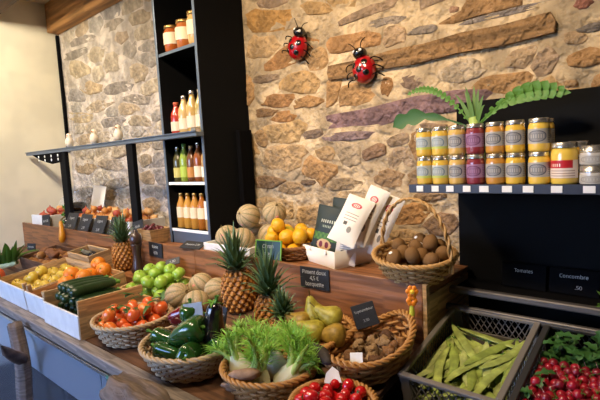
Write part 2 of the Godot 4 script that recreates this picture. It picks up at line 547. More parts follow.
# a pineapple standing on its base: body with rows of raised eyes, crown of stiff leaves
func pineapple(label: String, at: Vector3, turn: Vector3, r: float, h: float, crown: float, spread: float, seed: int) -> void:
	rng.seed = seed
	var t := thing("pineapple", label, "pineapple", at, turn)
	var st := mb()
	lathe(st, [Vector2(0, 0), Vector2(r * 0.6, 0), Vector2(r * 0.88, h * 0.12), Vector2(r * 0.96, h * 0.35), Vector2(r * 0.95, h * 0.6), Vector2(r * 0.82, h * 0.85), Vector2(r * 0.5, h * 0.97), Vector2(0, h)], 20)
	obj("core_skin", fin(st), mat(hx("6e4a20"), 0.7), t)
	st = mb()
	st.set_smooth_group(0xffffffff)
	var nrow := 9
	for i in nrow:
		var v := (i + 0.5) / nrow
		var y := h * (0.05 + 0.9 * v)
		var rad := r * (0.70 + 0.28 * sin(PI * clampf(v * 0.85 + 0.12, 0, 1))) * (1.0 if v < 0.85 else 0.86)
		var cnt := 13
		for j in cnt:
			var a := TAU * (j + 0.5 * (i % 2)) / cnt + i * 0.03
			var o := Vector3(cos(a), 0, sin(a))
			var s := Vector3(-sin(a), 0, cos(a))
			var c := o * rad + Vector3(0, y, 0)
			var w := rad * PI / cnt * 0.98
			var hh := h * 0.9 / nrow * 0.72
			var top := c + o * r * 0.13
			var ring := [c + s * w, c + s * w * 0.45 + Vector3(0, hh, 0), c - s * w * 0.45 + Vector3(0, hh, 0), c - s * w, c - s * w * 0.45 - Vector3(0, hh, 0), c + s * w * 0.45 - Vector3(0, hh, 0)]
			var tip := top + o * r * 0.06 - Vector3(0, hh * 0.2, 0)
			for k in 6:
				var p0: Vector3 = ring[k]
				var p1: Vector3 = ring[(k + 1) % 6]
				var q0 := p0.lerp(top, 0.55) + o * r * 0.05
				var q1 := p1.lerp(top, 0.55) + o * r * 0.05
				st.set_color(hx("9c6424").srgb_to_linear())
				quad(st, p0, p1, q1, q0)
				st.set_color(hx("b98236").srgb_to_linear())
				for v3 in [q0, q1, tip]: st.add_vertex(v3)
	obj("eyes", fin(st), vcol(0.55), t)
	st = mb()
	tube(st, pts([Vector3(0, h * 0.94, 0), Vector3(0, h * 0.96 + crown * 0.2, 0)]), [r * 0.3, r * 0.1], 8)
	var cr := obj("crown", fin(st), M.pine_leaf, t)
	var nl := 50
	for i in nl:
		var v := float(i) / nl
		var a := i * 2.39996
		var o := Vector3(cos(a), 0, sin(a))
		var out := spread * (1.0 - v * 0.75) * rng.randf_range(0.75, 1.15)
		var up := crown * (0.35 + 0.65 * v) * rng.randf_range(0.9, 1.1)
		var p0 := Vector3(0, h * 0.96 + v * crown * 0.18, 0) + o * r * 0.22 * (1 - v)
		var p1 := p0 + Vector3(0, up * 0.62, 0) + o * out * 0.35
		var p2 := p0 + Vector3(0, up * (0.55 + 0.45 * v), 0) + o * out
		st = mb()
		leaf(st, bez(p0, p1, p2, 6), o + Vector3(0, 0.3, 0), r * 0.2, 0.5, 0, 0.35)
		obj("leaf", fin(st), M.pine_leaf, cr)

# woven basket: stakes, wavy weavers and a twisted rim; sx stretches it along x
func basket(label: String, at: Vector3, turn: Vector3, rt: float, rb: float, h: float, sx := 1.0, m: Material = null, lift := 0.0, handle := 0.0) -> Node3D:
	var t := thing("wicker_basket", label, "basket", at, turn)
	if m == null: m = M.wicker
	var ns := int(clampf(round(TAU * rt / 0.028), 16, 44)) / 2 * 2
	var nr := int(maxf(5, round(h / 0.0105)))
	var rad := func(v: float) -> float: return lerpf(rb, rt, pow(v, 0.75))
	var up := func(a: float, v: float) -> float: return lift * v * v * pow(absf(cos(a)), 3.0)
	var st := mb()
	for k in nr:
		var v := (k + 0.5) / nr
		var p := PackedVector3Array()
		var n := ns * 3
		for j in n + 1:
			var a := TAU * j / n
			var r: float = rad.call(v) + 0.0045 * sin(a * ns * 0.5 + PI * k)
			p.append(Vector3(r * cos(a) * sx, 0.004 + v * h + up.call(a, v), r * sin(a)))
		tube(st, p, [h / nr * 0.52], 5)
	obj("weave", fin(st), m, t)
	st = mb()
	for j in ns:
		var a := TAU * (j + 0.5) / ns
		var p := PackedVector3Array()
		for k in 5:
			var v := k / 4.0
			var r: float = rad.call(v)
			p.append(Vector3(r * cos(a) * sx, 0.004 + v * h + up.call(a, v), r * sin(a)))
		tube(st, p, [0.0035], 4)
	obj("stakes", fin(st), M.wicker_dark, t)
	st = mb()
	lathe(st, [Vector2(0, 0.0), Vector2(rb * 0.98, 0.0), Vector2(rb, 0.006), Vector2(0, 0.008)], 24, Transform3D(Basis.from_scale(Vector3(sx, 1, 1)), Vector3.ZERO))
	obj("base", fin(st), M.wicker_dark, t)
	st = mb()
	for s in 3:
		var p := PackedVector3Array()
		for j in 145:
			var a := TAU * j / 144
			var tw := a * 14.0 + s * TAU / 3
			var r := rt + 0.006 * cos(tw)
			p.append(Vector3(r * cos(a) * sx, h + 0.006 + up.call(a, 1.0) + 0.005 * sin(tw), r * sin(a)))
		tube(st, p, [0.0052], 5)
	obj("rim", fin(st), m, t)
	if handle > 0:
		st = mb()
		for s in 2:
			var p := PackedVector3Array()
			for j in 61:
				var a := PI * j / 60
				var tw := a * 16.0 + s * PI
				p.append(Vector3(-cos(a) * (rt * sx + 0.004) + 0.005 * cos(tw), h * 0.6 + (handle + h * 0.4) * pow(sin(a), 0.8), 0.005 * sin(tw)))
			tube(st, p, [0.0048], 5)
		obj("handle", fin(st), m, t)
	return t

# slate price board; words stand proud of it like chalk
func slate(label: String, at: Vector3, turn: Vector3, w: float, h: float, lines: Array, size := 0.02, m: Material = null, edge: Material = null) -> Node3D:
	var t := thing("price_sign", label, "sign", at, turn)
	var bd := obj("board", box_mesh(Vector3(w, h, 0.005), 0.001), m if m != null else M.slate, t)
	if edge != null:
		var st := mb()
		for s in [-1, 1]:
			box(st, Vector3(s * w * 0.5, 0, 0), Vector3(0.005, h + 0.005, 0.008), 0.001)
			box(st, Vector3(0, s * h * 0.5, 0), Vector3(w + 0.005, 0.005, 0.008), 0.001)
		obj("edging", fin(st), edge, t)
	var n := lines.size()
	for i in n:
		var y := h * (0.5 - (i + 0.5) / n) * 0.85
		var l := obj("lettering", word(lines[i], size), M.chalk, bd)
		l.position = Vector3(0, y, 0.0032)
		l.rotation.z = 0.04
	return t

func word(s: String, size: float) -> TextMesh:
	var tm := TextMesh.new()
	var f := SystemFont.new()
	f.font_names = PackedStringArray(["Droid Sans"])
	f.font_italic = true
	tm.font = f
	tm.text = s
	tm.font_size = 16
	tm.pixel_size = size / 16.0
	tm.depth = 0.0006
	tm.curve_step = 4.0
	return tm

# open wooden box made of boards; size is outer, origin in the middle of its underside
func wood_box(label: String, at: Vector3, turn: Vector3, s: Vector3, front: Material, side: Material, front_h := -1.0, posts := false) -> Node3D:
	var t := thing("produce_box", label, "box", at, turn)
	var th := 0.010
	obj("bottom", box_mesh(Vector3(s.x, 0.008, s.z), 0.001, Vector3(0, 0.004, 0)), side, t)
	var fh := s.y if front_h < 0 else front_h
	obj("front_board", box_mesh(Vector3(s.x, fh, th), 0.0015, Vector3(0, fh / 2, s.z / 2 - th / 2)), front, t)
	obj("back_board", box_mesh(Vector3(s.x, s.y, th), 0.0015, Vector3(0, s.y / 2, -s.z / 2 + th / 2)), side, t)
	for d in [-1, 1]:
		obj("side_board", box_mesh(Vector3(th, s.y, s.z - 2 * th), 0.0015, Vector3(d * (s.x / 2 - th / 2), s.y / 2, 0)), side, t)
		if posts: obj("corner_post", box_mesh(Vector3(0.022, fh + 0.03, 0.02), 0.002, Vector3(d * (s.x / 2 - 0.022), (fh + 0.03) / 2, s.z / 2 - 0.0205)), side, t)
	return t

# ---------------------------------------------------------------- the stone wall
# [x, y, half width, half height, turn, colour] of the stones that stand out
const STONES := [
	[-1.715, 2.327, 0.233, 0.060, -0.23, "be8c48"],
	[-1.787, 2.197, 0.132, 0.067, -0.19, "cba878"],
	[-1.786, 2.032, 0.124, 0.021, -0.06, "8a7460"],
	[-1.691, 1.902, 0.133, 0.039, -0.08, "9c6b3c"],
	[-1.669, 1.810, 0.102, 0.037, -0.10, "b07a44"],
	[-1.786, 1.849, 0.085, 0.027, -0.10, "8f6a44"],
	[-1.685, 1.604, 0.163, 0.075, -0.04, "c4a274"],
	[-1.846, 1.705, 0.064, 0.055, -0.06, "a88458"],
	[-1.803, 1.469, 0.118, 0.034, -0.00, "8c6a48"],
	[-1.639, 1.436, 0.123, 0.032, 0.00, "a88a64"],
	[-1.398, 1.602, 0.063, 0.044, -0.04, "bd9a6c"],
	[-1.254, 1.596, 0.073, 0.057, -0.37, "b9a588"],
	[-1.115, 1.608, 0.079, 0.032, 0.30, "96735a"],
	[-0.979, 1.571, 0.063, 0.056, -0.04, "b39a7e"],
	[-1.482, 1.712, 0.087, 0.025, 0.10, "7f6a5c"],
	[-1.261, 1.686, 0.145, 0.021, 0.01, "86707a"],
	[-0.902, 1.886, 0.069, 0.033, 0.03, "8e7568"],
	[-1.041, 1.885, 0.030, 0.039, -0.14, "a06c38"],
	[-0.710, 1.901, 0.096, 0.042, -0.00, "c9b79c"],
	[-0.564, 1.830, 0.111, 0.036, 0.02, "b98a55"],
	[-0.488, 1.914, 0.057, 0.038, 0.13, "c9ab86"],
	[-0.413, 1.883, 0.045, 0.048, 0.42, "bfa284"],
	[-0.561, 2.081, 0.198, 0.014, 0.00, "857f82"],
	[-0.725, 2.136, 0.056, 0.030, -0.11, "b48a72"],
	[-0.284, 1.874, 0.057, 0.032, -0.07, "bf8c54"],
	[-0.274, 1.968, 0.042, 0.014, 0.01, "77706c"],
	[-0.299, 2.050, 0.031, 0.016, -0.05, "9c5a4c"],
	[-1.124, 2.225, 0.148, 0.023, 0.08, "a08770"],
	[-1.040, 2.162, 0.099, 0.019, -0.06, "9a8f86"],
	[-1.216, 2.113, 0.167, 0.040, -0.04, "b78450"],
	[-0.998, 2.094, 0.063, 0.041, -0.01, "c4a684"],
	[-0.860, 2.089, 0.075, 0.018, -0.00, "928880"],
	[-1.419, 2.078, 0.070, 0.061, -0.18, "b8905e"],
	[-1.325, 1.901, 0.054, 0.079, -0.13, "b98c58"],
	[-1.543, 1.980, 0.136, 0.054, -0.15, "c29c66"],
	[-1.510, 1.876, 0.114, 0.030, -0.01, "b48550"],
	[-1.404, 2.311, 0.107, 0.032, -0.24, "c09a64"],
	[-0.336, 1.794, 0.045, 0.023, -0.14, "b99468"],
	[-0.322, 1.946, 0.036, 0.020, -0.20, "c2a27a"],
	[-0.874, 1.474, 0.077, 0.042, -0.01, "a5845e"],
	[-1.042, 1.484, 0.076, 0.040, -0.01, "b08c64"],
	[-1.291, 1.452, 0.119, 0.034, 0.00, "a8906e"],
	[-0.940, 1.321, 0.100, 0.048, 0.27, "b07e48"],
	[-0.813, 1.284, 0.075, 0.051, 0.06, "8c6a4c"],
	[-0.794, 1.145, 0.062, 0.051, 0.11, "7f5f44"],
	[-0.854, 1.410, 0.068, 0.025, 0.01, "ab8a66"],
	[-0.837, 1.689, 0.066, 0.025, -0.08, "a18670"],
	[-0.986, 1.650, 0.074, 0.030, 0.11, "a78e74"],
	[-1.511, 1.468, 0.075, 0.021, 0.10, "745c48"],
	[-1.918, 1.991, 0.041, 0.082, -0.13, "b98c58"],
	[-3.934, 2.677, 0.248, 0.039, -0.07, "a8a09a"],
	[-4.054, 2.584, 0.239, 0.036, -0.04, "9c968f"],
	[-3.407, 2.682, 0.178, 0.050, 0.07, "b3a89c"],
	[-3.275, 2.557, 0.119, 0.049, -0.20, "c4b09a"],
	[-3.677, 2.507, 0.172, 0.061, -0.18, "cdbfa8"],
	[-4.026, 2.445, 0.213, 0.073, -0.16, "d0bfa2"],
	[-3.459, 2.413, 0.127, 0.081, -0.17, "c9bca8"],
	[-3.173, 2.465, 0.115, 0.076, -0.19, "b5afa8"],
	[-3.003, 2.639, 0.135, 0.059, -0.23, "c8b8a0"],
	[-3.402, 2.206, 0.237, 0.044, -0.04, "9a9490"],
	[-3.872, 2.271, 0.221, 0.056, -0.14, "cbb28e"],
	[-3.064, 2.274, 0.124, 0.076, -0.16, "c4b49c"],
	[-3.152, 2.085, 0.185, 0.043, -0.12, "a8a19a"],
	[-3.724, 2.105, 0.249, 0.048, -0.01, "bfae98"],
	[-4.118, 2.045, 0.240, 0.060, -0.10, "cdb894"],
	[-3.547, 1.959, 0.216, 0.047, -0.02, "9f9a98"],
	[-3.123, 1.920, 0.155, 0.050, -0.09, "b8aa94"],
	[-4.096, 1.604, 0.200, 0.062, -0.02, "b8a080"],
	[-3.613, 1.617, 0.204, 0.049, -0.03, "b0a498"],
	[-3.542, 1.461, 0.232, 0.049, -0.00, "a29a90"],
	[-3.050, 1.504, 0.124, 0.066, -0.01, "b09a7c"],
	[-3.785, 1.367, 0.217, 0.051, 0.01, "b39c7c"],
	[-3.057, 1.637, 0.124, 0.051, -0.04, "a89880"],
	[-3.054, 1.303, 0.111, 0.075, 0.03, "b2946c"],
]

func metric(s: Array, p: Vector2) -> float:
	var d := (p - Vector2(s[0], s[1])).rotated(-s[4])
	return pow(pow(absf(d.x) / s[2], 4.0) + pow(absf(d.y) / s[3], 4.0), 0.25)

func stone_wall() -> void:
	rng.seed = 21
	var wall := thing_structure("wall_back")
	# mortar bed with an uneven face
	var nz := FastNoiseLite.new()
	nz.seed = 9
	nz.frequency = 5.0
	var st := mb()
	var rows := []
	var cols := []
	var warm := hx("cdb794").srgb_to_linear()
	var pale := hx("d6cabc").srgb_to_linear()
	for i in 49:
		var y := 3.1 * i / 48.0
		var row := PackedVector3Array()
		var crow := PackedColorArray()
		for j in 121:
			var x := -4.55 + 7.4 * j / 120.0
			row.append(Vector3(x, y, 0.004 + 0.008 * nz.get_noise_2d(x, y)))
			crow.append(pale if x < -2.2 else warm)
		rows.append(row)
		cols.append(crow)
	grid(st, rows, true, cols)
	var mm := vcol(0.95)
	mm.albedo_texture = T.mottled
	mm.uv1_triplanar = true
	mm.uv1_scale = Vector3.ONE * 1.3
	mm.normal_enabled = true
	mm.normal_texture = T.rough_n
	mm.normal_scale = 1.0
	obj("mortar", fin(st), mm, wall)
	obj("masonry_core", box_mesh(Vector3(7.4, 3.1, 0.3), 0.0, Vector3(-0.85, 1.55, -0.165)), mm, wall)
	# timber lintel and the long purple slab
	st = mb()
	prism(st, PackedVector2Array([Vector2(-1.342, 2.024), Vector2(-1.35, 1.99), Vector2(-1.343, 1.958), Vector2(-1.2, 1.952), Vector2(-1.05, 1.962), Vector2(-0.9, 1.957), Vector2(-0.72, 1.968), Vector2(-0.55, 1.963), Vector2(-0.379, 1.974), Vector2(-0.375, 2.01), Vector2(-0.391, 2.044), Vector2(-0.55, 2.036), Vector2(-0.7, 2.041), Vector2(-0.85, 2.03), Vector2(-1.0, 2.034), Vector2(-1.15, 2.022)]), 0.05, Transform3D(Basis.IDENTITY, Vector3(0, 0, 0.0)))
	obj("timber_lintel", fin(st), mat(hx("94734c"), 0.9, "grain", 2.0, "rough_n", 1.2), wall)
	var sites := []
	for s in STONES: sites.append(s.duplicate())
	sites.push_front([-1.04, 1.772, 0.41, 0.047, 0.05, "7d5f6e"])
	var nhand := sites.size()
	var block := [-0.865, 2.0, 0.50, 0.05, 0.02, ""]
	var warmset := ["b98c58", "c4a274", "a47a4c", "9a8470", "c7ab82", "b07a44", "8c7460", "caa670", "a98f78", "bd9560"]
	var paleset := ["d8ccb8", "c2beb8", "d2c6b2", "b4b0ac", "dacdb6", "ccbeaa", "cdb89c", "a8a5a6", "ded3c2"]
	var y := 1.0
	var k := 0
	while y < 3.0:
		var hgt := rng.randf_range(0.085, 0.13)
		var x := -4.4 + rng.randf_range(0.0, 0.2)
		while x < 0.15:
			var w := rng.randf_range(0.15, 0.34)
			var c := Vector2(x + w / 2, y + hgt / 2 + rng.randf_range(-0.02, 0.02))
			x += w
			if c.x > -2.27 and c.x < -1.97 and c.y > 1.1: continue
			if c.x > -0.68 and c.y < 1.72: continue
			if c.y < 1.12 or (c.x > -2.0 and c.y > 2.55): continue
			if c.x < -2.0 and c.y > 2.84: continue
			if metric(block, c) < 1.25: continue
			var bad := false
			for i in nhand:
				if metric(sites[i], c) < 1.35:
					bad = true
					break
			if bad: continue
			var set0: Array = paleset if c.x < -2.2 else warmset
			sites.append([c.x, c.y, w * 0.60, hgt * 0.60, rng.randf_range(-0.18, 0.12), set0[rng.randi() % set0.size()]])
			k += 1
		y += hgt
	var mats := {}
	var N := 14
	for i in sites.size():
		var s: Array = sites[i]
		var near := []
		for j in sites.size():
			if j != i and Vector2(s[0] - sites[j][0], s[1] - sites[j][1]).length() < s[2] + sites[j][2] + 0.15: near.append(sites[j])
		near.append(block)
		var outline := []
		for d in N:
			var a: float = TAU * (d + rng.randf_range(-0.42, 0.42)) / N
			var dir := Vector2(cos(a) * s[2], sin(a) * s[3]).rotated(s[4])
			var lo := 0.05
			var hi := rng.randf_range(0.8, 1.35)
			for it in 9:
				var mid := (lo + hi) / 2
				var p := Vector2(s[0], s[1]) + dir * mid
				var own := metric(s, p)
				var ok := own < 1.08
				if ok:
					for q in near:
						if metric(q, p) < own + (0.10 if i > 0 else -0.6):
							ok = false
							break
				if ok: lo = mid
				else: hi = mid
			outline.append(dir * lo)
		var h := rng.randf_range(0.002, 0.010)
		var tilt := Vector2(rng.randf_range(-0.05, 0.05), rng.randf_range(-0.10, 0.10))
		st = mb()
		var rr := []
		for ring in [[1.06, -0.006], [1.0, 0.25], [0.95, 0.85], [0.72, 0.95], [0.4, 1.0], [0.0, 1.05]]:
			var row := PackedVector3Array()
			for d in N:
				var o: Vector2 = outline[d]
				var p: Vector2 = o * ring[0]
				var zz: float = ring[1] if ring[1] < 0 else h * ring[1] + p.dot(tilt) * ring[1] + (rng.randf_range(-0.0035, 0.0035) if ring[0] > 0.1 else 0.0)
				row.append(Vector3(p.x, p.y, maxf(zz, -0.004)))
			if ring[0] == 0.0:
				for d in N: row[d] = Vector3(0, 0, h * 1.05)
			row.append(row[0])
			rr.append(row)
		grid(st, rr)
		if not mats.has(s[5]):
			mats[s[5]] = mat(hx(s[5]).lerp(hx("c2ab88"), 0.25), 0.9, "mottled", 2.2 + 0.3 * (i % 5), "rough_n", 1.3)
		var o := obj("stone", fin(st), mats[s[5]], wall)
		o.position = Vector3(s[0], s[1], 0.004)

func thing_structure(called: String) -> Node3D:
	var o := Node3D.new()
	o.name = called
	add_child(o)
	o.set_meta("kind", "structure")
	return o

# ---------------------------------------------------------------- the room
func room() -> void:
	struct("floor", box_mesh(Vector3(7.3, 0.2, 4.7), 0.0, Vector3(-0.9, -0.1, 2.1)), mat(hx("4a4642"), 0.45, "mottled", 1.5))
	var cream := mat(hx("e6dec6"), 0.85, "plaster", 1.0)
	struct("wall_left", box_mesh(Vector3(0.2, 3.1, 4.4), 0.0, Vector3(-4.48, 1.55, 2.2)), cream)
	struct("wall_right", box_mesh(Vector3(0.2, 3.1, 4.4), 0.0, Vector3(2.7, 1.55, 2.2)), cream)
	# street side: wall around a wide shop window
	var st := mb()
	box(st, Vector3(-0.9, 0.15, 4.4), Vector3(7.3, 0.3, 0.2), 0.0)
	box(st, Vector3(-0.9, 2.83, 4.4), Vector3(7.3, 0.54, 0.2), 0.0)
	box(st, Vector3(-4.35, 1.43, 4.4), Vector3(0.4, 2.26, 0.2), 0.0)
	box(st, Vector3(0.75, 1.43, 4.4), Vector3(4.0, 2.26, 0.2), 0.0)
	struct("wall_front", fin(st), cream)
	var w := thing_structure("window_1")
	var frame := mat(hx("30333a"), 0.4)
	for i in 4:
		obj("mullion", box_mesh(Vector3(0.05, 2.26, 0.08), 0.004, Vector3(-4.13 + i * 0.943, 1.43, 4.4)), frame, w)
	for yy in [0.325, 2.535]:
		obj("window_rail", box_mesh(Vector3(2.9, 0.05, 0.08), 0.004, Vector3(-2.7, yy, 4.4)), frame, w)
	var glass := mat(Color(0.9, 0.95, 1.0, 0.06), 0.02)
	glass.transparency = BaseMaterial3D.TRANSPARENCY_ALPHA
	for i in 3:
		obj("pane", box_mesh(Vector3(0.89, 2.16, 0.006), 0.0, Vector3(-3.655 + i * 0.943, 1.43, 4.4)), glass, w)
	struct("trim_1", box_mesh(Vector3(0.024, 1.04, 0.024), 0.002, Vector3(-4.367, 2.28, 0.024)), M.blackmatt)
	var c := struct("ceiling", box_mesh(Vector3(7.3, 0.15, 4.7), 0.0, Vector3(-0.9, 3.135, 2.1)), mat(hx("d2bc92"), 0.9, "plaster", 1.0))
	obj("beam", box_mesh(Vector3(6.9, 0.25, 0.10), 0.006, Vector3(-0.92, 2.935, 0.055)), M.beam, c)
	obj("beam", box_mesh(Vector3(6.9, 0.21, 0.25), 0.006, Vector3(-0.92, 2.955, 0.63)), M.darkbeam, c)
	obj("beam", box_mesh(Vector3(6.9, 0.2, 0.22), 0.006, Vector3(-0.92, 2.96, 2.2)), M.darkbeam, c)
	obj("beam", box_mesh(Vector3(6.9, 0.2, 0.22), 0.006, Vector3(-0.92, 2.96, 3.6)), M.darkbeam, c)

# a ceiling spotlight: canopy, arm, can and a small glowing lens, with its light just in front of the lens
func spot_lamp(label: String, at: Vector3, aim: Vector3, energy: float, angle := 48.0, tint := Color(1.0, 0.89, 0.75)) -> void:
	var t := thing("spot_lamp", label, "lamp", at, Vector3.ZERO, "ceiling spotlights")
	var d := (aim - at).normalized()
	var x := d.cross(Vector3.UP).normalized()
	var b := Basis(x, -d, x.cross(-d))
	obj("canopy", lathe_mesh([Vector2(0, 3.06 - at.y), Vector2(0.05, 3.06 - at.y), Vector2(0.05, 3.04 - at.y), Vector2(0, 3.035 - at.y)], 16), M.black, t)
	obj("arm", tube_mesh(pts([Vector3(0, 0.05, 0), Vector3(0, 3.04 - at.y, 0)]), [0.008], 8), M.black, t)
	var st := mb()
	lathe(st, [Vector2(0, 0.07), Vector2(0.04, 0.065), Vector2(0.045, 0.04), Vector2(0.05, -0.06), Vector2(0.046, -0.06), Vector2(0.042, -0.04), Vector2(0, -0.035)], 18, Transform3D(b, Vector3.ZERO))
	obj("can", fin(st), M.black, t)
	var glow := mat(hx("fff0d8"), 0.4)
	glow.emission_enabled = true
	glow.emission = tint
	glow.emission_energy_multiplier = 2.0
	st = mb()
	lathe(st, [Vector2(0, -0.05), Vector2(0.04, -0.05), Vector2(0.04, -0.045), Vector2(0, -0.045)], 18, Transform3D(b, Vector3.ZERO))
	obj("lens", fin(st), glow, t)
	var l := SpotLight3D.new()
	l.name = "spot_light"
	t.add_child(l)
	l.position = d * 0.07
	l.basis = Basis(x, x.cross(d).normalized() * 1.0, -d).orthonormalized()
	l.light_color = tint
	l.light_energy = energy
	l.light_size = 0.08
	l.spot_range = 9.0
	l.spot_attenuation = 2.0
	l.spot_angle = angle
	l.shadow_enabled = true

# ---------------------------------------------------------------- counter, shelves, chilled display
func counter() -> void:
	var t := thing("display_counter", "long stepped wooden counter with a steel front along the stone wall", "counter")
	var x0 := -4.36
	var x1 := -0.665
	var cx := (x0 + x1) / 2
	var lx := x1 - x0
	# lower sloping deck: four long planks
	for i in 4:
		var za := 0.475 + i * 0.141
		var zc := za + 0.07
		var p := obj("deck_plank", box_mesh(Vector3(lx, 0.02, 0.139), 0.002), M.deck, t)
		p.position = Vector3(cx, surf(zc) - 0.0102, zc)
		p.rotation.x = SLOPE if i < 2 else 0.0
	obj("front_rail", box_mesh(Vector3(lx, 0.045, 0.05), 0.004, Vector3(cx, surf(1.075) - 0.018, 1.066)), M.greywood, t)
	obj("step_strip", box_mesh(Vector3(lx, 0.05, 0.01), 0.001, Vector3(cx, 0.890, 0.750)), M.deck, t)
	# riser board and upper deck
	for i in 3:
		var w := lx / 3
		obj("riser_board", box_mesh(Vector3(w - 0.002, 0.215, 0.018), 0.002, Vector3(x0 + w * (i + 0.5), 1.062, 0.462)), M.wood, t)
	obj("end_strip", box_mesh(Vector3(0.014, 0.215, 0.022), 0.001, Vector3(x1 + 0.0075, 1.062, 0.462)), M.pale, t)
	for i in 2:
		obj("upper_plank", box_mesh(Vector3(lx, 0.02, 0.185), 0.002, Vector3(cx, TIER - 0.0105, 0.1725 + i * 0.187)), M.wood, t)
	obj("end_panel", box_mesh(Vector3(0.02, 0.86, 0.97), 0.002, Vector3(x1 - 0.01, 0.43, 0.55)), M.blackmatt, t)
	obj("upper_end_panel", box_mesh(Vector3(0.018, 0.24, 0.37), 0.002, Vector3(x1 - 0.009, 1.0, 0.266)), M.pale, t)
	var xs := [-4.36, -3.5, -2.6, -1.675, -0.665]
	for i in 4:
		var a: float = xs[i] + 0.003
		var b: float = xs[i + 1] - 0.003
		obj("steel_panel", box_mesh(Vector3(b - a, 0.185, 0.015), 0.002, Vector3((a + b) / 2, 0.742, 1.078)), M.steel, t)
		obj("lower_panel", box_mesh(Vector3(b - a, 0.53, 0.012), 0.002, Vector3((a + b) / 2, 0.38, 1.055)), M.steel_low, t)
	obj("edge_trim", box_mesh(Vector3(lx, 0.014, 0.006), 0.001, Vector3(cx, 0.842, 1.0905)), M.silver, t)
	var gp := mat(Color(0.35, 0.75, 0.62, 0.45), 0.08)
	gp.transparency = BaseMaterial3D.TRANSPARENCY_ALPHA
	obj("glass_plate", box_mesh(Vector3(0.10, 0.14, 0.006), 0.001, Vector3(-1.54, 0.785, 1.10)), gp, t)
	obj("base_lip", box_mesh(Vector3(lx, 0.012, 0.03), 0.002, Vector3(cx, 0.11, 1.066)), M.silver, t)
	obj("plinth", box_mesh(Vector3(lx, 0.1, 0.9), 0.002, Vector3(cx, 0.05, 0.55)), M.blackmatt, t)
	for x in [-4.3, -3.3, -2.3, -1.3]:
		obj("bracket", box_mesh(Vector3(0.03, 0.75, 0.9), 0.002, Vector3(x, 0.475, 0.57)), M.blackmatt, t)

func bottle(kind: String, label: String, at: Vector3, group: String, h: float, r: float, juice: Color, cap: Material, lab: Color, lab_lo := 0.2, lab_hi := 0.55) -> void:
	var t := thing("juice_bottle", label, "bottle", at, Vector3(0, rng.randf_range(-0.3, 0.3), 0), group)
	var prof := [Vector2(0, 0), Vector2(r * 0.92, 0), Vector2(r, h * 0.02), Vector2(r, h * 0.58), Vector2(r * 0.9, h * 0.68), Vector2(r * 0.5, h * 0.82), Vector2(r * 0.4, h * 0.9), Vector2(r * 0.42, h * 0.93)]
	if kind == "jar": prof = [Vector2(0, 0), Vector2(r * 0.75, 0), Vector2(r * 0.92, h * 0.1), Vector2(r, h * 0.45), Vector2(r * 0.95, h * 0.78), Vector2(r * 0.82, h * 0.86), Vector2(r * 0.82, h * 0.9)]
	var gb := obj("glass_body", lathe_mesh(prof, 18), glossy(juice, 0.25, 0.8), t)
	var last: Vector2 = prof[prof.size() - 1]
	var cr := last.x * 1.1
	obj("cap", lathe_mesh([Vector2(0, last.y * 0.985), Vector2(cr, last.y * 0.985), Vector2(cr, h * 0.99), Vector2(cr * 0.9, h), Vector2(0, h)], 16), cap, t)
	var st := mb()
	var rows := []
	for i in 2:
		var row := PackedVector3Array()
		for j in 13:
			var a := lerpf(-0.4, 2.5, j / 12.0)
			row.append(Vector3(cos(a) * r * 1.02, h * (lab_lo if i == 0 else lab_hi), sin(a) * r * 1.02))
		rows.append(row)
	grid(st, rows)
	obj("label", fin(st), mat(lab, 0.6), gb)

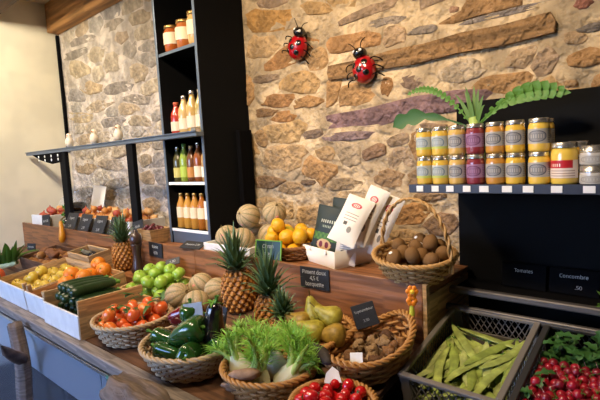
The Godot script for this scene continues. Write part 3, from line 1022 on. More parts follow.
func cabinet() -> void:
	var t := thing("shelf_unit", "tall black shelf unit of juice bottles standing on the counter", "shelf")
	var xa := -2.315
	var xb := -1.935
	for x in [xa + 0.009, xb - 0.009]:
		obj("side_panel", box_mesh(Vector3(0.018, 1.86, 0.325), 0.001, Vector3(x, TIER + 0.93, 0.1675 + 0.001)), M.black, t)
		obj("edge_trim", box_mesh(Vector3(0.018, 1.86, 0.004), 0.001, Vector3(x, TIER + 0.93, 0.333)), M.shelfsteel, t)
	obj("back_panel", box_mesh(Vector3(0.344, 1.86, 0.008), 0.001, Vector3((xa + xb) / 2, TIER + 0.93, 0.045)), M.blackmatt, t)
	for y in [2.205, 1.748, 1.488, 1.222, 2.62]:
		var sb := obj("shelf_board", box_mesh(Vector3(0.343, 0.014, 0.27), 0.001, Vector3((xa + xb) / 2, y, 0.19)), M.black, t)
		obj("shelf_edge", box_mesh(Vector3(0.343, 0.016, 0.003), 0.0005, Vector3((xa + xb) / 2, y, 0.3275)), M.shelfsteel if y > 2 else M.white, sb)
	obj("kick_panel", box_mesh(Vector3(0.343, 0.068, 0.01), 0.001, Vector3((xa + xb) / 2, TIER + 0.035, 0.32)), M.shelfsteel, t)
	obj("cable_box", box_mesh(Vector3(0.035, 0.62, 0.09), 0.003, Vector3(xb + 0.018, TIER + 0.31, 0.07)), M.blackmatt, t)
	rng.seed = 4
	var jx := [-2.235, -2.12, -2.015]
	for i in 3:
		bottle("jar", ["round jar of amber preserve with a cream label on the top shelf", "middle jar of amber preserve on the top shelf of the black unit", "tall jar of pale preserve beside the unit's side panel"][i], Vector3(jx[i], 2.213, 0.27), "preserve jars on the top shelf", [0.15, 0.155, 0.175][i], 0.048, [hx("a5551e"), hx("a8602a"), hx("c9a56a")][i], M.gold, hx("e0d2b4"), 0.3, 0.72)
	var j2 := [hx("a83420"), hx("bfa26a"), hx("b8985a"), hx("a69558")]
	var l2 := ["bottle of red tomato juice with white label", "bottle of cloudy pale apple juice with cream label", "bottle of golden juice with white label and pale cap", "bottle of greenish juice beside the side panel"]
	for i in 4:
		bottle("bottle", l2[i], Vector3(-2.252 + i * 0.0775, 1.756, 0.27), "juice bottles on the second shelf", 0.20 + 0.017 * mini(i, 2) if i > 0 else 0.19, 0.035, j2[i], M.silver if i > 0 else mat(hx("c05a3a"), 0.4), hx("cfc3ae"), 0.15, 0.42)
	var j3 := [hx("4e4a26"), hx("8aa036"), hx("6a4020"), hx("8a4a1c"), hx("a8844a")]
	var l3 := ["dark olive bottle with a pale label on the third shelf", "bright green bottle on the third shelf", "dark brown bottle with an amber label on the third shelf", "amber bottle with white label on the third shelf", "pale brown bottle against the side panel on the third shelf"]
	for i in 5:
		bottle("bottle", l3[i], Vector3(-2.258 + i * 0.0655, 1.496, 0.28), "bottles on the third shelf", 0.20 + (0.012 if i % 2 == 1 else 0.0), 0.029, j3[i], [M.silver, M.green, M.gold, M.silver, M.gold][i], [hx("c2b86a"), hx("a8c04a"), hx("b8803c"), hx("d9cdb8"), hx("e0dccc")][i], 0.12, 0.4)
	for i in 5:
		bottle("bottle", "bottle of orange fruit juice with pale label on the lowest shelf" if i < 3 else ["deep orange juice bottle second from the side panel on the lowest shelf", "white-labelled juice bottle next to the side panel on the lowest shelf"][i - 3], Vector3(-2.258 + i * 0.0655, 1.23, 0.28), "orange juice bottles on the lowest shelf", 0.20, 0.029, [hx("bf8a3a"), hx("c28e3a"), hx("bd8636"), hx("a8641f"), hx("bd9454")][i], M.gold, hx("e2d2ae") if i < 4 else hx("ece8e0"), 0.3, 0.6 if i < 4 else 0.8)

func wall_shelf() -> void:
	var t := thing("rail_shelf", "narrow steel rail shelf on black posts left of the bottle unit", "shelf")
	obj("rail", box_mesh(Vector3(2.42, 0.022, 0.05), 0.002, Vector3(-3.135, 1.745, 0.362)), M.shelfsteel, t)
	obj("rail_lip", box_mesh(Vector3(2.42, 0.006, 0.012), 0.001, Vector3(-3.135, 1.759, 0.388)), M.shelfsteel, t)
	for q in [[-3.63, 0.10], [-2.625, 0.075]]:
		obj("post", box_mesh(Vector3(q[1], 0.588, 0.03), 0.002, Vector3(q[0], 1.146 + 0.294, 0.362)), M.black, t)
	obj("end_bracket", box_mesh(Vector3(0.04, 0.03, 0.03), 0.002, Vector3(-1.955, 1.765, 0.365)), M.silver, t)
	for i in 3:
		var o := thing("ceramic_bird", "small cream bird-shaped ornament on the steel rail", "ornament", Vector3([-3.474, -3.074, -2.742][i], 1.7625, 0.375), Vector3(0, 0.5, 0), "ornaments along the steel rail")
		obj("body", lathe_mesh([Vector2(0, 0), Vector2(0.018, 0.0), Vector2(0.028, 0.02), Vector2(0.03, 0.04), Vector2(0.022, 0.06), Vector2(0.016, 0.07), Vector2(0.019, 0.082), Vector2(0.012, 0.096), Vector2(0, 0.1)], 14), mat(hx("e8d9c0"), 0.35), o)
		obj("beak", tube_mesh(pts([Vector3(0, 0.082, 0.016), Vector3(0, 0.078, 0.032)]), [0.006, 0.001], 6), mat(hx("c07a3a"), 0.5), o)
	# dotted black pennant hung under the rail
	var f := thing("pennant", "black pennant with white dots hanging under the rail", "pennant", Vector3(-3.93, 1.734, 0.375))
	var st := mb()
	prism(st, PackedVector2Array([Vector2(-0.3, 0), Vector2(0.3, 0), Vector2(0.29, -0.075), Vector2(0.1, -0.085), Vector2(-0.12, -0.05)]), 0.006)
	obj("cloth", fin(st), M.blackmatt, f)
	for i in 8:
		var dd := obj("dot", lathe_mesh([Vector2(0, 0.002), Vector2(0.011, 0.002), Vector2(0.011, 0), Vector2(0, 0)], 10), M.white, f)
		dd.position = Vector3(-0.16 + (i / 2) * 0.13, -0.022 - 0.03 * (i % 2), 0.0031)
		dd.rotation.x = PI / 2

func label_tex(base: Color, ink: Color, style: int) -> ImageTexture:
	var im := Image.create(128, 64, false, Image.FORMAT_RGB8)
	im.fill(base)
	for y in 64:
		for x in 128:
			var u := (x - 64) / 64.0
			var v := (y - 32) / 32.0
			var e := pow(absf(u) / 0.62, 2.2) + pow(absf(v) / 0.78, 2.2)
			if style == 0 or style == 1:
				if e < 1.0: im.set_pixel(x, y, ink)
				if e < 0.78: im.set_pixel(x, y, base.lerp(ink, 0.45))
				if e < 0.62 and absf(v) < 0.28 and (x / 5) % 2 == 0: im.set_pixel(x, y, base)
				if e < 0.62 and absf(v) > 0.4 and (x / 3 + y / 4) % 2 == 0: im.set_pixel(x, y, base.lerp(ink, 0.1))
				if absf(u) > 0.72 and y % 8 < 3 and style == 0: im.set_pixel(x, y, base.lerp(ink, 0.5))
				if style == 1 and v > 0.6: im.set_pixel(x, y, hx("b8c25a"))
			else:
				if v < -0.15 and u < 0.55: im.set_pixel(x, y, ink)
				if v < -0.3 and v > -0.65 and absf(u + 0.3) < 0.3 and (x / 4) % 2 == 0: im.set_pixel(x, y, base)
				if v > 0.1 and y % 9 < 3 and absf(u) < 0.7: im.set_pixel(x, y, base.lerp(hx("805a50"), 0.6))
	return ImageTexture.create_from_image(im)

func jar(called: String, label: String, at: Vector3, group: String, r: float, h: float, fill: Color, lid: Material, lt: ImageTexture, lo := 0.24, hi := 0.68, la := 0.86) -> void:
	var t := thing(called, label, "jar", at, Vector3.ZERO, group)
	var gb := obj("glass_body", lathe_mesh([Vector2(0, 0), Vector2(r * 0.9, 0), Vector2(r * 0.99, h * 0.05), Vector2(r, h * 0.1), Vector2(r, h * 0.72), Vector2(r * 0.96, h * 0.8), Vector2(r * 0.88, h * 0.85), Vector2(r * 0.88, h * 0.9)], 28), glossy(fill, 0.25, 1.0), t)
	obj("lid", lathe_mesh([Vector2(r * 0.86, h * la), Vector2(r * 1.01 if la < 0.8 else r * 0.96, h * (la + 0.005)), Vector2(r * 1.02 if la < 0.8 else r * 0.97, h * (la + 0.02)), Vector2(r * 1.0 if la < 0.8 else r * 0.95, h * (la + 0.04)), Vector2(r * 1.0 if la < 0.8 else r * 0.95, h * 0.975), Vector2(r * 0.9, h * 0.995), Vector2(r * 0.8, h), Vector2(r * 0.78, h * 0.99), Vector2(0, h * 0.99)], 28), lid, t)
	var st := mb()
	var rows := []
	for i in 2:
		var row := PackedVector3Array()
		for j in 17:
			var a := lerpf(3.05, 0.1, j / 16.0)
			row.append(Vector3(cos(a) * r * 1.012, h * (hi if i == 0 else lo), sin(a) * r * 1.012))
		rows.append(row)
	grid(st, rows)
	var m := mat(Color.WHITE, 0.45)
	m.albedo_texture = lt
	obj("label", fin(st), m, gb)

func chilled_display() -> void:
	var t := thing("chilled_display", "black chilled display cabinet with a jar shelf over sloping crates", "cabinet")
	obj("back_panel", box_mesh(Vector3(1.70, 1.77, 0.03), 0.001, Vector3(0.145, 0.886, 0.052)), M.black, t)
	obj("jar_shelf", box_mesh(Vector3(1.725, 0.018, 0.335), 0.001, Vector3(0.1275, 1.475, 0.235)), M.black, t)
	obj("price_strip", box_mesh(Vector3(1.725, 0.028, 0.006), 0.001, Vector3(0.1275, 1.474, 0.4055)), M.shelfstrip, t)
	for x in [-0.694, -0.641, -0.592, -0.538, -0.486, -0.42, -0.363, -0.291, -0.215]:
		# small white price cards clipped in the strip
		obj("price_card", box_mesh(Vector3(0.024 if x < -0.5 else 0.028, 0.019, 0.002), 0.0004, Vector3(x, 1.474, 0.4098)), M.white, t)
	obj("nosing_rail", box_mesh(Vector3(1.68, 0.022, 0.03), 0.004, Vector3(0.15, 1.098, 0.25)), M.rail, t)
	obj("rear_ledge", box_mesh(Vector3(1.68, 0.012, 0.18), 0.001, Vector3(0.15, 1.090, 0.155)), M.blackmatt, t)
	obj("lower_rail", box_mesh(Vector3(1.68, 0.02, 0.02), 0.003, Vector3(0.15, 1.045, 0.285)), M.rail, t)
	var dk := obj("crate_deck", box_mesh(Vector3(1.62, 0.02, 0.62), 0.002), M.blackmatt, t)
	dk.position = Vector3(0.16, 0.835, 0.575)
	dk.rotation.x = 0.224
	obj("body", box_mesh(Vector3(1.62, 0.74, 0.74), 0.004, Vector3(0.16, 0.37, 0.445)), M.blackmatt, t)
	obj("front_apron", box_mesh(Vector3(1.62, 0.75, 0.02), 0.004, Vector3(0.16, 0.375, 0.88)), M.blackmatt, t)

# grey plastic crate with lattice walls
func plastic_crate(label: String, at: Vector3, turn: Vector3, s: Vector3, m: Material) -> Node3D:
	var t := thing("plastic_crate", label, "crate", at, turn)
	obj("base", box_mesh(Vector3(s.x - 0.01, 0.006, s.z - 0.01), 0.001, Vector3(0, 0.003, 0)), m, t)
	var st := mb()
	box(st, Vector3(0, s.y - 0.006, s.z / 2 - 0.009), Vector3(s.x, 0.012, 0.018), 0.002)
	box(st, Vector3(0, s.y - 0.006, -s.z / 2 + 0.009), Vector3(s.x, 0.012, 0.018), 0.002)
	for d in [-1, 1]: box(st, Vector3(d * (s.x / 2 - 0.009), s.y - 0.006, 0), Vector3(0.018, 0.012, s.z - 0.036), 0.002)
	obj("rim", fin(st), m, t)
	for w in 4:
		st = mb()
		var len := s.x if w < 2 else s.z - 0.01
		var xf := Transform3D(Basis(Vector3.UP, [0.0, PI, PI / 2, -PI / 2][w]), Vector3.ZERO)
		var off := (s.z if w < 2 else s.x) / 2 - 0.006
		box(st, xf * Vector3(0, 0.0, 0) + xf.basis * Vector3(0, s.y * 0.2, off), Vector3(len - 0.01, s.y * 0.4, 0.006) if w < 2 else Vector3(0.006, s.y * 0.4, len - 0.01), 0.001)
		for d in [-1, 1]:
			bar(st, xf * Vector3(d * (len / 2 - 0.02), s.y * 0.38, off), xf * Vector3(d * (len / 2 - 0.02), s.y - 0.01, off), 0.03 if w < 2 else 0.006, 0.006 if w < 2 else 0.03)
		var n := int((len - 0.07) / 0.02)
		for i in n:
			for d in [-1, 1]:
				var x := -len / 2 + 0.04 + i * 0.02
				var xe := clampf(x + d * 0.04, -len / 2 + 0.03, len / 2 - 0.03)
				bar(st, xf * Vector3(x, s.y * 0.4, off), xf * Vector3(xe, s.y - 0.012, off), 0.003, 0.003)
		obj("lattice_wall", fin(st), m, t)
	return t

func ladybird(label: String, at: Vector3, turn: Vector3, r: float) -> void:
	var t := thing("ladybird_ornament", label, "ornament", at, turn)
	# back: a dome bulging out of the wall, head upwards (+y)
	var st := mb()
	var rows := []
	for i in 9:
		var ph := PI / 2 * i / 8
		var row := PackedVector3Array()
		for j in 25:
			var a := TAU * j / 24
			row.append(Vector3(cos(a) * cos(ph) * r * 0.92, sin(a) * cos(ph) * r, sin(ph) * r * 0.75))
		rows.append(row)
	grid(st, rows)
	var wc := obj("wing_case", fin(st), glossy(hx("a01018"), 0.2, 1.0), t)
	for q in [[-0.5, 0.35], [0.45, 0.4], [-0.45, -0.45], [0.5, -0.35], [0.0, -0.05]]:
		var d := Vector3(q[0], q[1], sqrt(maxf(0.05, 1.0 - q[0] * q[0] - q[1] * q[1])) * 0.75)
		var s := obj("spot", lathe_mesh([Vector2(0, 0.05 * r), Vector2(r * 0.15, 0.035 * r), Vector2(r * 0.22, 0), Vector2(0, -0.05 * r)], 14), glossy(hx("0c0a0b"), 0.2, 1.0), wc)
		s.transform = on_skin(Vector3(q[0], q[1], d.z / 0.5625 * 1.0), 0.0)
		s.position = Vector3(d.x * 0.92, d.y, d.z) * r * 0.985
	st = mb()
	bar(st, Vector3(0, r * 0.85, r * 0.24), Vector3(0, -r * 0.8, r * 0.4), 0.002, 0.002)
	st = mb()
	lathe(st, sphere_prof(10, r * 0.5, r * 0.42), 18, Transform3D(Basis.IDENTITY, Vector3(0, r * 1.1, r * 0.3)))
	var hd := obj("head", fin(st), glossy(hx("0c0a0b"), 0.2, 1.0), t)
	for d in [-1, 1]:
		obj("eye", lathe_mesh(sphere_prof(8, r * 0.12, r * 0.12), 12), M.white, hd).position = Vector3(d * r * 0.25, r * 1.22, r * 0.62)
		obj("antenna", tube_mesh(bez(Vector3(d * r * 0.2, r * 1.4, r * 0.4), Vector3(d * r * 0.35, r * 1.8, r * 0.7), Vector3(d * r * 0.7, r * 1.95, r * 0.5), 5), [0.002], 5), M.blackmatt, hd)
		for k in 3:
			var y := r * (0.55 - 0.55 * k)
			obj("leg", tube_mesh(bez(Vector3(d * r * 0.7, y, r * 0.2), Vector3(d * r * 1.25, y + r * 0.1, r * 0.5), Vector3(d * r * 1.5, y - r * 0.3, 0.0), 5), [0.0028], 5), M.blackmatt, t)

# ---------------------------------------------------------------- one-off things
func fennel(label: String, at: Vector3, turn: Vector3, size: float, seed: int) -> void:
	rng.seed = seed
	var t := thing("fennel_bulb", label, "fennel", at, turn, "fennel bulbs in the wicker basket")
	var st := mb()
	lathe(st, [Vector2(0, -0.05), Vector2(0.02, -0.05), Vector2(0.038, -0.03), Vector2(0.044, -0.005), Vector2(0.036, 0.025), Vector2(0.022, 0.05), Vector2(0.0, 0.056)], 16, Transform3D(Basis.from_scale(Vector3(0.95, 1.1, 0.72) * size), Vector3.ZERO), 4, 0.07)
	obj("bulb", fin(st), mat(hx("d3d0aa"), 0.5), t)
	for i in 5:
		var a := TAU * i / 5 + rng.randf_range(-0.4, 0.4)
		var o := Vector3(cos(a), 0, sin(a))
		var b := Vector3(0, 0.035, 0) + o * 0.014
		var L := rng.randf_range(0.05, 0.12)
		var e := b + Vector3(0, L, 0) + o * L * rng.randf_range(0.2, 0.75)
		var p := bez(b, b + Vector3(0, L * 0.6, 0), e, 4)
		st = mb()
		tube(st, p, [0.011, 0.0095, 0.008, 0.006, 0.003], 7)
		var sk := obj("stalk", fin(st), M.stalk, t)
		var fr := mb()
		for k in 80:
			var v := rng.randf_range(0.45, 1.0)
			var s := p[int(v * 4)]
			var d := (Vector3(rng.randf_range(-1, 1), rng.randf_range(-0.1, 1.1), rng.randf_range(-1, 1)) + o * 0.4).normalized() * rng.randf_range(0.025, 0.065)
			leaf(fr, bez(s, s + d * 0.5 + Vector3(0, 0.012, 0), s + d, 3), Vector3(0.3, 0.9, 0.3), 0.0016, 0.3)
		tag(obj("fronds", fin(fr), M.frond, sk), "", "", "", "stuff")

func bag_texture(dark: bool) -> ImageTexture:
	var im := Image.create(96, 128, false, Image.FORMAT_RGB8)
	im.fill(hx("1f2c24") if dark else hx("e6dfd4"))
	for y in 128:
		for x in 96:
			var u := (x - 48) / 48.0
			var v := (y - 64) / 64.0
			var c := im.get_pixel(x, y)
			if dark:
				if v > 0.15 and v < 0.5 and absf(u) < 0.9: c = hx("5f8a34").lerp(hx("2f5a24"), 0.5 + 0.5 * sin(x * 0.35) * cos(y * 0.3))
				if pow(u * 1.2, 2) + pow((v - 0.68) * 2.6, 2) < 0.45: c = hx("c9a878")
				if pow(absf(fposmod(u * 2.2, 1.0) - 0.5), 2) + pow((v - 0.68) * 2.2, 2) < 0.1 and absf(u) < 0.6: c = hx("6e1c2c")
				if v > -0.45 and v < -0.3 and absf(u) < 0.6 and (x / 4) % 2 == 0: c = hx("c9c8b0")
				if v > -0.2 and v < -0.08 and absf(u) < 0.35 and (x / 3) % 2 == 0: c = hx("a8b090")
			else:
				if v > -0.75 and v < -0.5 and absf(u) < 0.45:
					var q := pow(u / 0.4, 2) + pow((v + 0.62) / 0.12, 2)
					if q < 1.0 and q > 0.5 or (q < 0.5 and (x / 3) % 2 == 0): c = hx("b83a48")
				if v > -0.35 and v < 0.05 and absf(u) < 0.5 and y % 8 < 2: c = hx("8a8580")
				if v > 0.12 and v < 0.26 and u > -0.35 and u < -0.05: c = hx("3a3a38")
				if pow((u - 0.25) * 6, 2) + pow((v - 0.4) * 8, 2) < 1.0: c = hx("8c8880")
			im.set_pixel(x, y, c)
	return ImageTexture.create_from_image(im)

func pouch(called: String, label: String, at: Vector3, turn: Vector3, s: Vector3, print_tex: ImageTexture, back: Material, group := "") -> void:
	var t := thing(called, label, "bag", at, turn, group)
	for side in [1, -1]:
		var rows := []
		for i in 11:
			var v := i / 10.0
			var row := PackedVector3Array()
			for j in 11:
				var u := j / 10.0
				var bulge := pow(sin(PI * u), 0.6) * pow(clampf(sin(PI * clampf(v * 0.93 + 0.07, 0, 1)), 0, 1), 0.7)
				var x := (u - 0.5) * s.x * (1.0 - 0.06 * sin(PI * v))
				row.append(Vector3(x, (0.5 - v) * s.y, side * (0.0008 + s.z * 0.5 * bulge + 0.002 * sin(u * 9.0 + v * 13.0) * bulge)))
			rows.append(row)
		var st := mb()
		grid(st, rows)
		var m := back
		if side == 1:
			m = mat(Color.WHITE, 0.55)
			m.albedo_texture = print_tex
		obj("printed_face" if side == 1 else "back_face", fin(st), m, t)
	obj("sealed_edge", box_mesh(Vector3(s.x * 0.98, 0.012, 0.004), 0.001, Vector3(0, s.y * 0.5, 0)), back, t)

func driftwood(label: String, path: PackedVector3Array, radii: Array, seed: int) -> void:
	var nz := FastNoiseLite.new()
	nz.seed = seed
	nz.frequency = 9.0
	var t := thing("driftwood_post", label, "wood", path[0])
	var q := PackedVector3Array()
	for p in path: q.append(p - path[0])
	var fr := frames(q)
	var rows := []
	var n := q.size()
	for i in n * 6 - 5:
		var f := i / 6.0
		var a := int(f)
		var b := mini(a + 1, n - 1)
		var c := q[a].lerp(q[b], f - a)
		var r: float = lerpf(radii[a], radii[b], f - a)
		var row := PackedVector3Array()
		for j in 25:
			var an := TAU * (j % 24) / 24
			var d: Vector3 = fr[a][0] * cos(an) + fr[a][1] * sin(an)
			var k := 1.0 + 0.28 * nz.get_noise_3dv(d * 0.35 + c * 0.5) + 0.12 * sin(an * 7.0 + f * 0.7)
			row.append(c + d * r * k)
		rows.append(row)
	var cap0 := PackedVector3Array()
	var cap1 := PackedVector3Array()
	for j in 25:
		cap0.append(q[0])
		cap1.append(q[n - 1])
	rows.push_front(cap0)
	rows.append(cap1)
	var st := mb()
	grid(st, rows)
	obj("trunk", fin(st), mat(hx("857468"), 0.85, "grain", 6.0, "grain_n", 1.4), t)
	st = mb()
	tube(st, bez(q[n / 2], q[n / 2] + Vector3(0.06, 0.05, 0.06), q[n / 2] + Vector3(0.1, 0.12, 0.10), 4), [0.03, 0.028, 0.024, 0.02, 0.006], 8)
	obj("branch_stub", fin(st), mat(hx("6b5448"), 0.85, "grain", 2.0), t)

func pile(kinds: Array, called: String, label: String, category: String, group: String, items: Array, frame: Transform3D, seed: int, tilt := PI) -> void:
	var g := RandomNumberGenerator.new()
	g.seed = seed
	for q in items:
		spawn(kinds[g.randi() % kinds.size()], called, label, category, q[0], random_turn(g, tilt), group, q[1] * 0.93, frame)

func box_frame(x: float) -> Transform3D:      # deep boxes rest on the level front and lean up the sloping back
	return Transform3D(Basis(Vector3.RIGHT, 0.121), Vector3(x, 0.9205, 0.838))

func deck_frame(x: float, z: float) -> Transform3D:      # a frame lying on the sloping deck
	return Transform3D(Basis(Vector3.RIGHT, SLOPE if z < 0.757 else 0.0), Vector3(x, surf(z) + 0.001, z))

# ---------------------------------------------------------------- everything
func _ready() -> void:
	# camera
	var cam := Camera3D.new()
	cam.name = "camera"
	add_child(cam)
	cam.transform = Transform3D(Basis(Vector3(0.75240, -0.05381, -0.65651), Vector3(-0.02170, 0.99409, -0.10635), Vector3(0.65835, 0.09427, 0.74679)), Vector3(0, 1.6, 1.8))
	cam.fov = 47.46
	cam.near = 0.05
	cam.current = true
	# sky seen through the shop window, exposure
	var we := WorldEnvironment.new()
	we.name = "world_environment"
	var env := Environment.new()
	env.background_mode = Environment.BG_SKY
	var sky := Sky.new()
	var sm := ProceduralSkyMaterial.new()
	sm.sky_top_color = Color(0.34, 0.52, 0.86)
	sm.sky_horizon_color = Color(0.78, 0.86, 0.97)
	sm.ground_bottom_color = Color(0.30, 0.29, 0.28)
	sm.ground_horizon_color = Color(0.55, 0.56, 0.58)
	sm.sky_energy_multiplier = 3.6
	sm.ground_energy_multiplier = 2.0
	sky.sky_material = sm
	env.sky = sky
	env.tonemap_mode = Environment.TONE_MAPPER_LINEAR
	env.tonemap_exposure = 1.0
	env.sdfgi_enabled = true
	env.ssao_enabled = true
	env.ssil_enabled = true
	we.environment = env
	add_child(we)
	make_textures()
	make_materials()
	M.pine_leaf = mat(hx("56704a"), 0.5)
	M.shelfstrip = mat(hx("2c2f3c"), 0.35)
	M.rail = mat(hx("6a6664"), 0.35)
	M.rail.metallic = 0.5
	M.stalk = mat(hx("b0c868"), 0.5)
	M.frond = mat(hx("86ba48"), 0.6)
	M.frond.backlight_enabled = true
	M.frond.backlight = hx("2c4a16")
	make_produce()
	# lamps
	spot_lamp("black ceiling spotlight above the jars and kiwis", Vector3(-0.75, 2.85, 1.55), Vector3(-0.8, 1.5, 0.1), 3.2, 55.0)
	spot_lamp("black ceiling spotlight above the pineapples", Vector3(-1.65, 2.85, 1.55), Vector3(-1.6, 1.5, 0.1), 3.2, 55.0)
	spot_lamp("black ceiling spotlight in front of the bottle shelf", Vector3(-2.6, 2.85, 1.5), Vector3(-2.8, 1.4, 0.2), 3.4, 55.0, Color(1.0, 0.91, 0.80))
	spot_lamp("black ceiling spotlight near the cream wall", Vector3(-3.35, 2.9, 1.5), Vector3(-4.38, 2.5, 0.5), 4.0, 75.0, Color(1.0, 0.94, 0.84))
	room()
	stone_wall()
	counter()
	cabinet()
	wall_shelf()
	chilled_display()
	jars_and_plant()
	upper_tier()
	lower_tier()
	left_end()
	crates()
	ladybird("red ladybird ornament higher on the wall, head tilted right", Vector3(-1.518, 2.143, 0.03), Vector3(0, 0, -0.45), 0.064)
	ladybird("red ladybird ornament over the end of the timber lintel", Vector3(-1.135, 1.972, 0.03), Vector3(0, 0, 0.12), 0.064)
	driftwood("gnarled driftwood branch bent along the counter edge below the pepper basket", pts([Vector3(-0.92, 0, 1.26), Vector3(-0.94, 0.4, 1.25), Vector3(-0.95, 0.70, 1.24), Vector3(-1.0, 0.86, 1.225), Vector3(-1.10, 0.905, 1.21), Vector3(-1.22, 0.915, 1.195), Vector3(-1.33, 0.915, 1.185)]), [0.10, 0.09, 0.09, 0.09, 0.075, 0.065, 0.055], 5)
	driftwood("thin dark driftwood post by the white produce boxes", pts([Vector3(-2.30, 0, 1.2), Vector3(-2.31, 0.4, 1.17), Vector3(-2.33, 0.74, 1.15), Vector3(-2.42, 0.89, 1.14)]), [0.04, 0.03, 0.03, 0.03], 8)

func jars_and_plant() -> void:
	var grey := label_tex(hx("b0aca4"), hx("474c5c"), 0)
	var limey := label_tex(hx("b9beba"), hx("6c8494"), 1)
	var purple := label_tex(hx("a07898"), hx("5a2c54"), 0)
	var red := label_tex(hx("e8d8c8"), hx("c0202c"), 2)
	var tin := label_tex(hx("b8b4aa"), hx("8c8880"), 0)
	var xs := [-0.697, -0.641, -0.584, -0.526, -0.466, -0.409, -0.345]
	var fills := [hx("dfb84a"), hx("e0ba4c"), hx("d2ac5c"), hx("85303a"), hx("c8903e"), hx("e4b942"), hx("ecc450")]
	var texs := [limey, limey, grey, purple, grey, grey, grey]
	var names := ["yellow mustard jar with a white and lime label", "yellow mustard jar with a pale green badge label", "beige mustard jar with a grey label", "dark red mustard jar with a mauve label", "grainy orange mustard jar with a grey label", "golden mustard jar with a grey badge label", "large-looking bright yellow mustard jar with a dark badge label"]
	var wd := [0.026, 0.0265, 0.027, 0.0275, 0.0275, 0.027, 0.0285]
	for i in 7:
		for lv in 2:
			jar("mustard_jar", names[i] + [", on the shelf", ", stacked on its twin"][lv], Vector3(xs[i], 1.4845 + lv * 0.0945, 0.365), "mustard jars on the shelf", wd[i], 0.094, fills[i], M.silver, texs[i])
	for lv in 2:
		jar("mustard_jar", "yellow mustard jar in the second row" + [", on the shelf", ", stacked"][lv], Vector3(-0.348, 1.4845 + lv * 0.0945, 0.295), "mustard jars on the shelf", 0.028, 0.094, fills[6], M.silver, grey)
	jar("mustard_jar", "big yellow mustard jar with a red and white label", Vector3(-0.2815, 1.4845, 0.365), "", 0.0335, 0.117, hx("ecc650"), M.silver, red, 0.16, 0.58)
	jar("mustard_jar", "tall yellow jar behind the big red-labelled jar", Vector3(-0.262, 1.4845, 0.29), "", 0.03, 0.118, hx("d8a838"), M.silver, grey)
	for lv in 2:
		jar("pate_jar", "squat glass jar with a wide silver lid" + [", on the shelf", ", stacked on another"][lv], Vector3(-0.213, 1.4845 + lv * 0.053, 0.365), "squat silver-lidded jars", 0.032, 0.052, hx("cfc8ba"), M.silver, tin, 0.08, 0.5, 0.62)
	# leafy bunch standing behind the jars
	var t := thing("leafy_bunch", "bunch of long green leaves standing behind the mustard jars", "plant", Vector3(-0.58, 1.4845, 0.19))
	var o := t.position
	var st := mb()
	tube(st, pts([Vector3(0, 0, 0), Vector3(0, 0.12, 0), Vector3(-0.015, 0.22, 0)]), [0.03, 0.022, 0.016], 10)
	obj("stem", fin(st), M.stalk, t)
	var root := Vector3(-0.59, 1.66, 0.19) - o
	var light := mat(hx("5f8440"), 0.55)
	light.backlight_enabled = true
	light.backlight = hx("3c5424")
	for q in [[-0.655, 1.79, 0.2], [-0.61, 1.81, 0.22], [-0.575, 1.80, 0.19], [-0.555, 1.775, 0.2], [-0.632, 1.80, 0.17], [-0.595, 1.815, 0.18], [-0.545, 1.74, 0.22]]:
		st = mb()
		var e := Vector3(q[0], q[1], q[2]) - o
		leaf(st, bez(root, root.lerp(e, 0.6) + Vector3(0, 0.03, 0), e, 7), Vector3.BACK, 0.008, 0.3, 0, 0.45)
		obj("narrow_leaf", fin(st), light, t)
	st = mb()
	pinnate(st, bez(root, Vector3(-0.71, 1.86, 0.2) - o, Vector3(-0.82, 1.815, 0.21) - o, 16), Vector3.BACK, 2, 0.013)
	obj("long_leaf", fin(st), M.green, t)
	st = mb()
	leaf(st, bez(root, Vector3(-0.78, 1.77, 0.22) - o, Vector3(-0.90, 1.694, 0.21) - o, 30), Vector3.BACK, 0.032, 0.3, 4, 2.4)
	obj("broad_leaf", fin(st), M.darkgreen, t)
	st = mb()
	pinnate(st, bez(root, Vector3(-0.46, 1.80, 0.2) - o, Vector3(-0.328, 1.757, 0.2) - o, 11), Vector3.BACK, 4, 0.030)
	obj("broad_leaf", fin(st), M.green, t)
	st = mb()
	pinnate(st, bez(root, Vector3(-0.54, 1.70, 0.25) - o, Vector3(-0.47, 1.745, 0.24) - o, 6), Vector3.BACK, 3, 0.014)
	obj("broad_leaf", fin(st), M.green, t)

